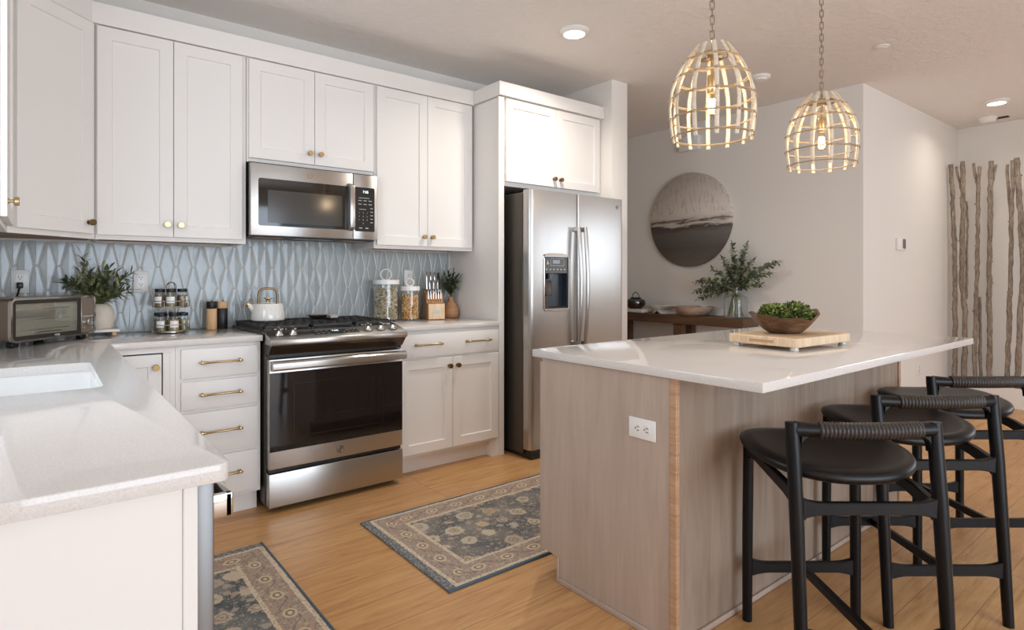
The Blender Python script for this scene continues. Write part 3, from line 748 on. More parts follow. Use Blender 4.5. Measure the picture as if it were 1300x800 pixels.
MB().cyl((1.82, -.842, 1.237), (1.82, -.842, 1.200), .022, .016).build('spout', mat('spout_grey', (110, 120, 130), .3), d1)
MB().box(1.82, 1.885, -.8672, -.8668, 1.305, 1.33).build('screen', 'black_glass', d1)
m = MB(); frame_mb(m, 1.80, 1.925, 1.290, 1.342, .002, -.8672, -.8668)
for i in range(6): m.box(1.765+.033*i-.006, 1.765+.033*i+.006, -.8672, -.8668, 1.262, 1.270)
m.prism([(1.765, 1.30), (1.785, 1.30), (1.775, 1.33)], -.8672, -.8668, 'y')
m.build('panel_marks', 'print', d1)
def fhandle(x, dm, bow):
    n = 16; pts = []
    for i in range(n+1):
        t_ = i/n; pts.append((x+bow*math.sin(PI*t_), -.905-.022*math.sin(PI*t_), .735+(1.565-.735)*t_))
    m = MB().tube(pts, .016, 12, flat=(.95, .8), up=(1, 0, 0))
    for z in (.750, 1.548): m.box(x-.014, x+.014, -.912, -.862, z-.016, z+.016, .003, 1)
    m.build('handle', 'steel_v', dm)
fhandle(2.030, d1, .004); fhandle(2.094, d2, .004)
circ_logo(2.470, -.8640, 1.735, .014, d2)

# ================================================================ ISLAND
IX = .7154; IY0 = -2.656
isl = thing('island', 'taupe-stained wooden kitchen island base with plain panelled sides', 'island', (1.68, -2.33, 0))
MB().box(IX+.019, 2.634, -2.637, -2.008, .1, .883).box(IX+.019, 2.634, -2.637, -2.105, 0, .0995).build('carcass', 'island', isl)
MB().prism([(-2.637, 0), (-2.105, 0), (-2.105, .0985), (-2.008, .0985), (-2.008, .883), (-2.637, .883)], IX+.002, IX+.0185, 'x').build('end_panel', 'island', isl)
MB().box(IX, IX+.0195, -2.664, -2.638, 0, .883, .0015, 1).build('corner_strip', 'island_edge', isl)
MB().prism([(-2.637, 0), (-2.105, 0), (-2.105, .0985), (-2.008, .0985), (-2.008, .883), (-2.637, .883)], 2.6345, 2.651, 'x').build('end_panel', 'island', isl)
for x0, x1 in ((.7355, 1.682), (1.690, 2.634)): MB().box(x0, x1, IY0-.001, -2.638, 0, .883, .001, 1).build('back_panel', 'island2', isl)
MB().box(1.6825, 1.6895, -2.656, -2.638, 0, .883).build('seam_strip', 'island_edge', isl)
MB().box(2.6345, 2.66, -2.664, -2.638, 0, .883, .0015, 1).build('corner_strip', 'island_edge', isl)
MB().box(IX-.008, IX+.0015, -2.637, -2.101, 0, .020, .003, 2).box(.7355, 2.634, -2.667, -2.6575, 0, .020, .003, 2).box(IX-.006, IX+.0015, -2.112, -2.101, .0205, .098, .002, 1).build('base_moulding', 'island', isl)
for i in range(4):
    x0 = .722+i*.483
    d = shaker(MB(), -x0-.479, -x0, .11, .865, 1.987-.0, Matrix(((-1, 0, 0, 0), (0, -1, 0, 0), (0, 0, 1, 0), (0, 0, 0, 1)))).build('door', 'island', isl)
ws = MB().box(.701, 2.695, -2.966, -1.962, TZ0, TZ1, .003, 2).build('island_worktop', 'quartz')
tag(ws, 'large white quartz worktop overhanging the wooden island', 'worktop'); recenter(ws, (1.70, -2.46, TZ0))

# outlets -------------------------------------------------------
def outlet(name, label, loc, rotm, style='duplex'):
    t_ = thing(name, label, 'outlet', loc)
    Q = Matrix.Translation(loc) @ rotm
    MB().box(-.035, .035, -.006, -.0004, -.0575, .0575, .0025, 2, X=Q).build('plate', 'white_plastic', t_)
    face = MB(); sl_ = MB()
    if style == 'gfci':
        face.prism(rrect(-.0165, .0165, -.034, .034, .003), -.0085, -.0055, 'y', X=Q); cs_ = (.019, -.019)
    else:
        for z in (.0195, -.0195): face.prism(rrect(-.0165, .0165, z-.0145, z+.0145, .010), -.0080, -.0055, 'y', X=Q)
        cs_ = (.0195, -.0195)
    f = face.build('socket_face', 'white_plastic', t_)
    for z in cs_:
        for x in (-.0065, .0065): sl_.box(x-.0012, x+.0012, -.0092, -.0080, z+.000, z+.009, X=Q)
        sl_.prism([(.0026*math.cos(2*PI*k/8), z-.006+.0026*math.sin(2*PI*k/8)) for k in range(8)], -.0092, -.0080, 'y', X=Q)
    sl_.build('slots', 'slot', f)
    return t_
I4 = Matrix.Identity(4); YW = -.0128
outlet('wall_outlet', 'white socket plate in the tiles behind the toaster oven, with black plug', (-.984, YW, 1.192), I4, 'gfci')
outlet('wall_outlet', 'white double socket plate in the tiles right of the olive plant', (-.4715, YW, 1.190), I4)
outlet('wall_outlet', 'white socket plate in the tiles behind the smaller pasta jar', (1.185, YW, 1.207), I4)
outlet('island_outlet', 'white sideways double socket on the island end panel', (IX+.0018, -2.527, .694), Matrix.Rotation(-PI/2, 4, 'Z') @ Matrix.Rotation(PI/2, 4, 'Y'))
outlet('wall_outlet', 'small white socket low on the far hall wall', (5.41, YH, .37), I4)

# ================================================================ RUGS
def rug(name, label, x0, x1, y0, y1, m, binds):
    t_ = thing(name, label, 'rug', ((x0+x1)/2, (y0+y1)/2, 0))
    nx, ny = 40, 30; vs = []; fs = []
    for k, z in ((0, .0012), (1, .009)):
        for i in range(nx+1):
            for j in range(ny+1):
                vs.append((x0+(x1-x0)*i/nx, y0+(y1-y0)*j/ny, z+(.0010*math.sin(i*.9+j*.4) if k else 0)))
    N = (nx+1)*(ny+1); q = lambda k, i, j: k*N+i*(ny+1)+j
    for i in range(nx):
        for j in range(ny): fs += [(q(1, i, j), q(1, i+1, j), q(1, i+1, j+1), q(1, i, j+1)), (q(0, i, j), q(0, i, j+1), q(0, i+1, j+1), q(0, i+1, j))]
    for i in range(nx): fs += [(q(0, i, 0), q(0, i+1, 0), q(1, i+1, 0), q(1, i, 0)), (q(0, i, ny), q(1, i, ny), q(1, i+1, ny), q(0, i+1, ny))]
    for j in range(ny): fs += [(q(0, 0, j), q(1, 0, j), q(1, 0, j+1), q(0, 0, j+1)), (q(0, nx, j), q(0, nx, j+1), q(1, nx, j+1), q(1, nx, j))]
    MB().add(vs, fs).build('pile', m, t_)
    for a, b in binds: MB().tube([a, b], .006, 8).build('binding', 'binding', t_)
rug('rug', 'grey and cream patterned rug between stove and island', .327, 1.927, -1.905, -1.115, 'rug_a', [((.325, -1.908, .0062), (1.929, -1.908, .0062)), ((.325, -1.112, .0062), (1.929, -1.112, .0062))])
rug('rug', 'blue-grey patterned runner along the left worktop, at the bottom edge', -.72, -.12, -2.63, -1.03, 'rug_b', [((-.117, -2.63, .0062), (-.117, -1.028, .0062)), ((-.723, -2.63, .0062), (-.723, -1.028, .0062))])

# ================================================================ BAR STOOLS
def bar(mb, p0, p1, mid, end, th, fl=.07):
    """flat bar with flared ends from p0 to p1; heights mid/end, thickness th"""
    p0 = Vector(p0); p1 = Vector(p1); L = (p1-p0).length; ux = (p1-p0).normalized(); uy = Vector((0, 0, 1)).cross(ux).normalized(); uz = ux.cross(uy)
    Q = Matrix(((ux.x, uy.x, uz.x, p0.x), (ux.y, uy.y, uz.y, p0.y), (ux.z, uy.z, uz.z, p0.z), (0, 0, 0, 1)))
    up = []; 
    for i in range(25):
        x = L*i/24; e = max(0, 1-min(x, L-x)/fl); up.append((x, mid/2+(end-mid)/2*e*e))
    return mb.prism(up+[(x, -h) for x, h in reversed(up)], -th/2, th/2, 'y', .003, 1, X=Q)
def make_stool(label):
    t_ = thing('bar_stool', label, 'stool', (0, 0, 0), 0, 'bar stools along the island')
    k = dict(parent=t_, local=True)
    # seat
    m = MB(); n = 56; prof = [(.0, .648), (.35, .648), (.62, .650), (.82, .654), (.93, .653), (.985, .645), (1.0, .634), (.985, .624), (.94, .617), (.80, .612), (.0, .610)]
    vs = []; rings = []
    def outl(a):
        c, s_ = math.cos(a), math.sin(a); e = 3.4 if s_ > 0 else 2.35
        r = (abs(c)**e+abs(s_)**e)**(-1/e); x = .250*r*c; y = .212*r*s_
        if y < 0: x *= 1-.06*(-y/.215)
        return x, y+.022
    for s_, z in prof:
        if s_ == 0: rings.append([len(vs)]); vs.append((0, .025, z)); continue
        rings.append(list(range(len(vs), len(vs)+n)))
        for i in range(n):
            x, y = outl(2*PI*i/n); x *= s_; y = .025+(y-.025)*s_
            vs.append((x, y, z+.010*(x/.22)**2+.075*(y-.02)+.004))
    fs = []
    for a, b in zip(rings, rings[1:]):
        for i in range(n):
            q = tuple(dict.fromkeys((a[i % len(a)], a[(i+1) % len(a)], b[(i+1) % len(b)], b[i % len(b)])))
            if len(q) > 2: fs.append(q)
    m.add(vs, fs); m.build('seat', 'leather', sharp=60, **k)
    for s_ in (-1, 1):
        MB().tube([(s_*.192, .190, 0), (s_*.191, .190, .30), (s_*.188, .188, .630)], [.0165, .018, .018], 14).build('leg', 'black_wood', **k)
        MB().tube([(s_*.2085, -.245, 0), (s_*.2085, -.222, .30), (s_*.208, -.200, .56), (s_*.2075, -.185, .70), (s_*.2080, -.177, .765), (s_*.2080, -.175, .790)], [.0165, .019, .0205, .020, .020, .0195], 14).build('leg', 'black_wood', **k)
    def ry(x): return -.175-.022*(1-(x/.2)**2)
    xs = [-.200+.400*i/28 for i in range(29)]
    m = MB().tube([(x, ry(x), .769-.001*(1-(abs(x)/.2)**2)) for x in xs], [.0195+.004*max(0, (abs(x)-.145)/.055) for x in xs], 14)
    # rounded inner corner between post and rail
    for s_ in (-1, 1):
        q = [(s_*.19, .700)]+[(s_*(.19-.042+.042*math.cos(R(a))), .705+.042*math.sin(R(a))+.004) for a in (0, 20, 40, 60, 80, 90)]+[(s_*.148, .760), (s_*.19, .760)]
        m.prism(q, ry(.18)-.014, ry(.18)+.014, 'y', .004, 1)
    m.build('back_rail', 'black_wood', **k)
    m = MB(); N = 27; x0, x1 = -.137, .160; pts = []; rr = []
    for i in range(N):
        for f_, r in ((.04, .0210), (.25, .0250), (.75, .0250), (.96, .0210)):
            x = x0+(x1-x0)*(i+f_)/N; pts.append((x, ry(x), .769)); rr.append(r)
    m.tube(pts, rr, 16); m.build('leather_wrap', 'wrap', sharp=80, **k)
    bar(MB(), (-.2, -.202, .548), (.2, -.202, .548), .036, .066, .020).build('stretcher', 'black_wood', **k)
    bar(MB(), (-.2, -.230, .188), (.2, -.230, .188), .036, .062, .020).build('stretcher', 'black_wood', **k)
    bar(MB(), (-.183, .190, .188), (.183, .190, .188), .036, .062, .020).build('stretcher', 'black_wood', **k)
    bar(MB(), (0, -.220, .188), (0, .180, .188), .030, .030, .020).build('stretcher', 'black_wood', **k)
    for s_ in (-1, 1):
        MB().prism([(.20, .622), (.20, .575), (.17, .578), (.14, .592), (-.10, .556), (-.17, .536), (-.205, .512), (-.205, .572), (-.12, .592), (.14, .622)], s_*.190-.011, s_*.190+.011, 'x', .003, 1).build('seat_rail', 'black_wood', **k)
    bar(MB(), (-.18, .186, .600), (.18, .186, .600), .034, .05, .018).build('apron', 'black_wood', **k)
    return t_
LBL = ['black wooden bar stool with leather seat nearest the camera', 'black wooden bar stool with leather seat, middle of the three at the island', 'black wooden bar stool with leather seat farthest away, cut by the right edge']
st0 = make_stool(LBL[0])
ca, sa = math.cos(.6684), math.sin(.6684)
for i, (r_, d_) in enumerate(((1.034, 1.905), (1.525, 2.300), (2.008, 2.700))):
    loc = (cam.location.x+r_*ca+d_*sa, cam.location.y-r_*sa+d_*ca, 0)
    loc = tuple(round(x, 3) for x in loc)
    if i == 0: st0.location = loc; st0.rotation_euler = (0, 0, -.668)
    else: dup(st0, loc, -.668, LBL[i])

# ================================================================ PENDANTS AND CEILING
def pendant(x, y, zb, zt, label):
    t_ = thing('pendant_lamp', label, 'lamp', (x, y, zb), 0, 'rattan cage pendants over the island')
    Hh_ = zt-zb
    def rad(t__):   # 0 bottom .. 1 top
        P = [(0, .150), (.15, .160), (.35, .166), (.55, .158), (.75, .128), (.88, .096), (1, .062)]
        for (a, ra), (b, rb_) in zip(P, P[1:]):
            if a <= t__ <= b:
                u = (t__-a)/(b-a); return ra+(rb_-ra)*u
        return P[-1][1]
    NS = 12
    for k in range(NS):
        a = 2*PI*(k+.3)/NS; rd = Vector((math.cos(a), math.sin(a), 0))
        pts = [(x+rd.x*rad(i/22), y+rd.y*rad(i/22), zb+Hh_*i/22) for i in range(23)]
        MB().tube(pts, 1, 8, flat=(.0052, .0088), up=tuple(rd)).build('slat', 'rattan', t_)
    for f_ in (.05, .24, .45, .66, .84):
        r_ = rad(f_)+.0035; z = zb+Hh_*f_; m = MB().ring((x, y, z), r_-.010, .0026, 48, 6)
        m.ring((x, y, z), r_+.002, .0026, 48, 6)
        for k in range(NS):
            a = 2*PI*(k+.3)/NS; m.ball((x+(r_+.002)*math.cos(a), y+(r_+.002)*math.sin(a), z), .0065, 8, 5)
        m.build('ring', 'cane_wire', t_)
    zs = zb+Hh_*.90
    MB().ring((x, y, zs), .060, .005, 32, 8).tube([(x-.058, y, zs), (x+.058, y, zs)], .005, 8).tube([(x, y-.058, zs), (x, y+.058, zs)], .005, 8).lathe([(0, -.012), (.022, -.012), (.022, .012), (0, .012)], (x, y, zs), 20).build('hub', 'nickel', t_)
    MB().cyl((x, y, zs-.011), (x, y, zs-.085), .006, n=12).build('stem', 'brass', t_)
    MB().lathe([(0, 0), (.019, 0), (.020, -.004), (.020, -.068), (.017, -.072), (0, -.072)], (x, y, zs-.080), 24).build('socket', 'brass', t_)
    zb_ = zs-.152
    b = MB().lathe([(.013, 0), (.014, -.012), (.022, -.028), (.030, -.046), (.0315, -.060), (.028, -.076), (.018, -.088), (0, -.093)], (x, y, zb_), 24).build('bulb', 'bulb_glass', t_)
    m = MB()
    for k in range(6):
        a = 2*PI*k/6; m.tube([(x+.010*math.cos(a), y+.010*math.sin(a), zb_-.024), (x+.014*math.cos(a+.4), y+.014*math.sin(a+.4), zb_-.068)], .0026, 6)
    m.build('filament', 'filament', b)
    l = bpy.data.lights.new('pendant_glow', 'POINT'); l.energy = 3; l.color = (1, .88, .72); l.shadow_soft_size = .022
    lo = bpy.data.objects.new('pendant_glow', l); C.objects.link(lo); lo.parent = t_; lo.location = (0, 0, zb_-.05-zb)
    # loop and chain
    MB().ring((0, 0, 0), .016, .0032, 20, 8, X=Matrix.Translation((x, y, zs+.028)) @ Matrix.Rotation(PI/2, 4, 'X') @ Matrix.Rotation(.6, 4, 'Y')).build('loop', 'nickel', t_)
    m = MB(); z = zs+.040; i = 0
    while z < CZ-.03:
        L = .040; hw = .0085
        pts = [(hw*math.cos(R(a)), (L/2-hw)*(1 if a < 180 else -1)+hw*math.sin(R(a))) for a in (0, 30, 60, 90, 120, 150, 180, 210, 240, 270, 300, 330)]
        an = PI/2*(i % 2)+.5
        m.tube([(x+p[0]*math.cos(an), y+p[0]*math.sin(an), z+L/2-.006+p[1]) for p in pts], .0024, 6, closed=True)
        z += L-.0095; i += 1
    m.build('chain', 'nickel', t_)
    MB().lathe([(0, 0), (.060, 0), (.062, -.006), (.055, -.018), (.012, -.024), (0, -.024)], (x, y, CZ-.0005), 32).build('canopy', 'nickel', t_)
pendant(1.236, -2.46, 1.763, 2.150, 'larger-looking rattan cage pendant lamp hanging nearer the stove')
pendant(2.206, -2.46, 1.765, 2.137, 'rattan cage pendant lamp hanging over the far end of the island')
def downlight(x, y, label, power):
    t_ = thing('recessed_light', label, 'light', (x, y, CZ))
    MB().lathe([(.066, -.0005), (.095, -.0005), (.095, -.005), (.070, -.024), (.066, -.024)], (x, y, CZ), 40).build('trim_ring', 'white_plastic', t_)
    MB().lathe([(0, -.0235), (.0655, -.0235), (.0655, -.021), (0, -.021)], (x, y, CZ), 40).build('lens', 'lamp', t_)
    l = bpy.data.lights.new('downlight_beam', 'AREA'); l.shape = 'DISK'; l.size = .14; l.energy = power; l.color = (1, .92, .82); l.spread = R(150)
    o = bpy.data.objects.new('downlight_beam', l); C.objects.link(o); o.parent = t_; o.location = (0, 0, -.030)
downlight(1.705, -1.190, 'round recessed ceiling light above the fridge end of the kitchen', 12)
downlight(5.63, -2.42, 'round recessed ceiling light near the birch branches', 3)
sm = thing('ceiling_speaker', 'round white domed fitting on the ceiling between the pendants', 'detector', (3.41, -1.472, CZ))
MB().lathe([(0, -.0005), (.072, -.0005), (.074, -.012), (.066, -.020), (.05, -.024), (.048, -.032), (.03, -.036), (0, -.037)], (3.41, -1.472, CZ), 40).build('cover', 'white_plastic', sm)
cv = MB().lathe([(0, -.0005), (.046, -.0005), (.046, -.004), (.043, -.006), (0, -.006)], (3.485, -2.279, CZ), 36).build('cover_plate', 'white_plastic')
tag(cv, 'flat round white cover plate on the ceiling right of the far pendant', 'plate'); recenter(cv, (3.485, -2.279, CZ))
sd = thing('smoke_detector', 'white round smoke detector on the ceiling beyond the second recessed light', 'detector', (6.24, -2.22, CZ))
MB().lathe([(0, -.0005), (.075, -.0005), (.076, -.012), (.066, -.020), (.06, -.040), (.05, -.048), (0, -.050)], (6.24, -2.22, CZ), 36).build('cover', 'white_plastic', sd)
MB().box(6.30, 6.36, -2.36, -2.25, CZ-.008, CZ-.0005, .002, 1).build('vent_slot', 'slot', sd)

# ================================================================ WALL THINGS
th = thing('thermostat', 'small white thermostat with grey screen on the hall wall', 'thermostat', (4.965, YH, 1.50))
MB().box(4.878, 5.050, YH-.022, YH-.0005, 1.447, 1.552, .004, 2).build('case', 'white_plastic', th)
MB().box(4.972, 5.040, YH-.0235, YH-.0222, 1.463, 1.545).build('screen', mat('lcd_grey', (104, 100, 94), .3), th)
ch = MB().box(XH-.05, XH-.0005, -.425, -.200, 2.475, 2.62, .005, 2).build('door_chime', 'white_plastic'); tag(ch, 'white door chime box on the wall, behind the nearer pendant', 'chime'); recenter(ch, (XH, -.31, 2.475))
# round canvas
cyy, czz, cr_ = -.309, 1.786, .468
ar = thing('round_artwork', 'round landscape painting in greys and browns on the far wall', 'painting', (XH-.02, cyy, czz))
Q = Matrix.Translation((XH, cyy, czz)) @ Matrix.Rotation(-PI/2, 4, 'Y')
MB().lathe([(0, .001), (cr_, .001), (cr_, .036), (cr_-.004, .039), (0, .039)], n=72, X=Q).build('canvas', 'canvas', ar)

# ================================================================ CONSOLE AND ITS DRESSING
CT = .845; CX0 = 3.925
cn = thing('console_table', 'long brown wooden console table against the far wall under the painting', 'table', (4.05, -.2, 0))
MB().box(CX0, XH-.016, -1.035, .70, CT-.085, CT, .003, 1).build('top', 'console', cn)
for y in (-.335, .45):
    for x in (CX0+.02, XH-.09): MB().box(x, x+.065, y-.05, y+.05, 0, CT-.0855, .003, 1).build('leg', 'console', cn)
# white X-shaped stand
xs_ = thing('book_stand', 'white folded X-shaped stand on the console table', 'stand', (4.04, -.10, CT))
Q = Matrix.Translation((4.045, -.10, CT+.001)) @ Matrix.Rotation(-.30, 4, 'Z')
m = MB()
for q in ([(-.085, 0), (-.055, 0), (.085, .070), (.105, .076), (.105, .082), (.055, .082)], [(.085, 0), (.055, 0), (-.085, .070), (-.105, .076), (-.105, .082), (-.055, .082)]):
    m.prism(q, -.085, .085, 'x', X=Q)
m.build('leaves', 'marble', xs_)
# washed round bowl
wbw = thing('wooden_bowl', 'shallow washed-wood bowl on the console table beside the vase', 'bowl', (4.03, -.462, CT))
MB().lathe([(0, .001), (.115, .001), (.150, .025), (.178, .060), (.182, .086), (.174, .086), (.165, .058), (.13, .022), (0, .014)], (4.03, -.462, CT), 48).build('shell', 'grey_wood', wbw)
# glass vase with eucalyptus
vx, vy = 4.055, -.885
va = thing('glass_vase', 'clear glass bottle vase holding the eucalyptus on the console', 'vase', (vx, vy, CT))
MB().lathe([(0, .001), (.098, .001), (.104, .010), (.104, .170), (.098, .190), (.055, .205), (.040, .215), (.037, .235), (.040, .262), (.046, .265), (.046, .272), (.034, .272), (.033, .235), (.036, .216), (.052, .201), (.094, .186), (.100, .17), (.100, .012), (0, .008)], (vx, vy, CT), 40).build('body', 'clear', va)
eu = thing('eucalyptus_branches', 'grey-green eucalyptus branches spreading out of the glass vase', 'plant', (vx, vy, CT))
def spray(parent, targets, base, neck, Ls, Ws, step, leafm, stemm, up_bias=.35, rs=.0025, seed=1, local_r=1.0, curl=.15, fan=1.0):
    rnd = random.Random(seed); ml = MB(); ms = MB()
    for tg in targets:
        b = Vector(base(rnd)); nk = Vector(neck(rnd)); tg = Vector(tg); pts = []
        N = 14
        for i in range(N+1):
            u = i/N; c = nk+(tg-nk)*.5+Vector((0, 0, up_bias*(tg-nk).length*.5))
            pts.append(nk*(1-u)**2+c*2*u*(1-u)+tg*u*u)
        ms.tube([b]+pts, [rs*1.3]*2+[rs*(1-.6*i/N) for i in range(1, N+1)], 6)
        L = sum((q-p).length for p, q in zip(pts, pts[1:])); n = max(3, int(L/step))
        for k in range(n):
            u = .18+.82*k/n; i = min(N-1, int(u*N)); p = pts[i].lerp(pts[i+1], u*N-i); dd = (pts[i+1]-pts[i]).normalized()
            for s_ in (0, PI):
                a = k*1.9+s_+rnd.uniform(-.4, .4); o1 = dd.orthogonal().normalized(); o2 = dd.cross(o1)
                out = o1*math.cos(a)+o2*math.sin(a); dr_ = (out*fan+dd*rnd.uniform(.35, .9)).normalized()
                leaf(ml, p, dr_, Vector((rnd.uniform(-.4, .4), rnd.uniform(-.4, .4), 1)), Ls*rnd.uniform(.7, 1.15)*(1-.35*u), Ws*rnd.uniform(.75, 1.1)*(1-.35*u), rnd.uniform(-curl, curl*2))
        leaf(ml, pts[-1], pts[-1]-pts[-2], (0, 0, 1), Ls*.7, Ws*.6)
    ms.build('stems', stemm, parent); ml.build('leaves', leafm, parent, smooth=True, sharp=180)
rnd = random.Random(3); tg = []
for (y, z, dx) in ((.40, .32, -.03), (.33, .26, -.06), (.44, .22, .02), (.22, .45, -.05), (.14, .55, .0), (.02, .67, -.03), (-.06, .62, .04), (-.12, .66, -.02), (-.20, .52, -.05), (-.42, .50, -.02), (-.33, .40, .03), (-.28, .30, -.06), (.05, .50, -.1), (-.10, .48, -.12), (.28, .34, -.12), (-.16, .40, .06), (.10, .42, .05), (-.02, .56, -.06), (.16, .36, -.1), (-.24, .44, -.09), (.35, .16, -.06), (.0, .42, -.09), (-.07, .36, -.1)):
    tg.append((vx+dx, vy+y, CT+z))
def bs_(r): a = r.uniform(0, 2*PI); return (vx+.07*math.cos(a), vy+.07*math.sin(a), CT+.016)
def nk_(r): return (vx+r.uniform(-.018, .018), vy+r.uniform(-.018, .018), CT+.24)
spray(eu, tg, bs_, nk_, .062, .044, .018, 'euca', 'stem', .25, .0030, 5, curl=.15)
# book and lantern at the left end of the console
bk = MB().box(3.95, 4.14, .10, .40, CT+.0005, CT+.035, .004, 1).build('white_book', 'marble'); tag(bk, 'white book lying on the console table, half hidden by the fridge wall', 'book'); recenter(bk, (4.05, .25, CT))
ln = thing('glass_lantern', 'amber glass lantern with dark wire handle standing on the white book', 'lantern', (4.04, .26, CT+.036))
zz = CT+.0355
MB().lathe([(0, 0), (.06, 0), (.095, .03), (.105, .06), (.095, .09), (.05, .11), (.046, .112), (.09, .088), (.10, .06), (.09, .032), (.055, .005), (0, .004)], (4.04, .26, zz), 32).build('globe', 'smoke', ln)
MB().ring((4.04, .26, zz+.112), .05, .006, 28, 8).tube([(4.04, .215, zz+.112), (4.04, .22, zz+.15), (4.04, .26, zz+.175), (4.04, .30, zz+.15), (4.04, .305, zz+.112)], .0045, 8).build('wire_handle', 'slot', ln)

# ================================================================ BIRCH BRANCHES IN PLANTER
BX = 6.20
pl = thing('planter_trough', 'low white trough on the floor holding the birch branches', 'planter', (6.22, -2.22, 0))
m = MB(); 
for b in ((6.10, 6.115, -2.53, -1.925), (6.335, 6.35, -2.53, -1.925), (6.115, 6.335, -2.53, -2.515), (6.115, 6.335, -1.94, -1.925)): m.box(*b, .002, .190)
m.box(6.115, 6.335, -2.515, -1.94, .002, .02); m.build('box', 'cab', pl)
def bpt(u, v, dx=0):
    y = -1.955-.00605*(u-1212); y -= .05*(y+3.83)/7.15
    d_ = 7.097*.6197+(y+3.8345)*.785
    return (BX+dx, y, 1.2142+(351.74-v)*d_/750.9)
def branch(label, paths, seed):
    rn = random.Random(seed); t_ = thing('birch_branch', label, 'branch', bpt(paths[0][0][0][0], 480)[:2]+(.0205,), 0, 'birch branches standing in the trough')
    for idx, (pts, r0, r1) in enumerate(paths):
        P = [Vector(bpt(u, v, .018*idx)) for u, v in pts]
        if P[-1].z < .30: P.append(Vector((P[-1].x, P[-1].y, .022)))
        fine = []
        for a, b in zip(P, P[1:]):
            n = max(2, int((a-b).length/.05))
            fine += [a.lerp(b, i/n) for i in range(n)]
        fine.append(P[-1]); N = len(fine); rr = []
        for i in range(N):
            fine[i] = fine[i]+Vector((rn.uniform(-.003, .003), rn.uniform(-.004, .004), 0)); rr.append((r0+(r1-r0)*i/N)*.76*rn.uniform(.88, 1.12))
        m = MB().tube(fine, rr, 12)
        for i in range(3, N-1, 4):
            a = rn.uniform(0, 2*PI); c = fine[i]; q = Vector((math.cos(a), math.sin(a), .4)).normalized()
            m.tube([c+q*rr[i]*.6, c+q*(rr[i]+.010)], [.010, .005], 7)
        m.build('stem' if idx == 0 else 'fork', 'bark', t_)
branch('single straight birch branch nearest the wall corner', [([(1207, 209), (1208.5, 245), (1210, 285), (1212, 305), (1212.5, 360), (1212.5, 420), (1212, 479)], .025, .028)], 1)
branch('birch branch with short left fork, second from the wall corner', [([(1223, 205), (1223, 280), (1222, 340), (1221, 352), (1226, 396), (1226, 440), (1224, 462), (1224, 480)], .027, .030), ([(1213, 211.5), (1216, 224), (1220, 240)], .013, .016), ([(1226.5, 255), (1228, 280), (1226.5, 340), (1226, 380)], .010, .015)], 2)
branch('birch branch splitting into a Y at the top, third from the wall corner', [([(1245.3, 211), (1244.5, 225), (1243.4, 240), (1242.5, 300), (1242, 340), (1240, 396), (1238, 455), (1239.5, 480)], .020, .026), ([(1236.8, 207), (1238.5, 222), (1243, 240)], .016, .018), ([(1243.5, 377), (1244, 420), (1245, 479)], .015, .019)], 3)
branch('thick straight birch branch with a short right fork', [([(1259.3, 204.6), (1258.6, 240), (1258.3, 300), (1257.3, 340), (1257.5, 400), (1257.5, 480)], .026, .031), ([(1265.2, 208.5), (1263, 220), (1260, 236)], .014, .016)], 4)
branch('birch branch forking into two long prongs, second from right edge', [([(1286.5, 203.5), (1286, 240), (1284.8, 275), (1284.3, 340), (1283, 365), (1281.8, 410), (1280, 480)], .020, .029), ([(1278.8, 208.4), (1280.5, 240), (1284, 277)], .016, .018)], 5)
branch('birch branch at the right edge of the photo, leaning right', [([(1291.2, 200.7), (1293, 240), (1296, 275), (1298.5, 335), (1298.5, 355), (1295, 406), (1292, 480)], .028, .031)], 6)

# ================================================================ ISLAND DRESSING
cb_ = thing('cutting_board', 'thick pale butcher-block board on small feet on the island', 'board', (1.684, -2.555, TZ1), R(-2.5))
Q = WM[cb_.name]
MB().prism(rrect(-.224, .224, -.156, .156, .014, 4), .017, .0535, 'z', .003, 1, X=Q).build('block', 'butcher', cb_)
MB().prism(rrect(-.220, .220, -.152, .152, .012, 4), .0536, .0540, 'z', X=Q).build('top_face', 'butcher_top', cb_)
MB().box(-.2246, -.2242, -.055, .055, .028, .040, X=Q).build('branded_mark', mat('burnt_mark', (196, 150, 110), .6), cb_)
for x in (-.2, .2):
    for y in (-.13, .13):
        MB().lathe([(0, .0005), (.016, .0005), (.017, .004), (.015, .0165), (0, .0165)], (x, y, 0), 20, X=Q).build('foot', mat('pale_metal', (206, 202, 196), .4, .3) if 'pale_metal' not in bpy.data.materials else bpy.data.materials['pale_metal'], cb_)
bw = thing('dough_bowl', 'carved dark walnut bowl with wavy rim on the cutting board', 'bowl', (1.665, -2.545, TZ1+.0545), R(-30))
Q = WM[bw.name]
m = MB(); n = 64; vs = []; rings = []
def bowl_pt(s_, a, inner):
    c, sn = math.cos(a), math.sin(a)
    rx, ry_ = .155, .105; k = s_**1.0
    rimz = .065+.030*abs(c)**3+.006*math.sin(3*a+1)+.004*math.sin(7*a)
    lob = 1+.05*math.sin(3*a+.6)+.02*math.sin(8*a)*k
    base = .42
    f_ = base+(1-base)*k**.85
    z = rimz*(k**1.25)
    if inner: f_ *= .93; z = .010+(rimz-.010)*(k**1.35)
    return (rx*f_*c*lob, ry_*f_*sn*lob, z+.0005)
seq = [(0, .0, None)]+[(s_, False, 1) for s_ in (.0001, .12, .25, .4, .55, .7, .85, 1)]+[(s_, True, 1) for s_ in (1, .85, .7, .55, .4, .25, .1)]
rings.append([0]); vs.append((0, 0, .0005))
for s_, inn, _ in seq[1:]:
    rings.append(list(range(len(vs), len(vs)+n))); vs += [bowl_pt(s_, 2*PI*i/n, inn) for i in range(n)]
rings.append([len(vs)]); vs.append((0, 0, .011))
fs = []
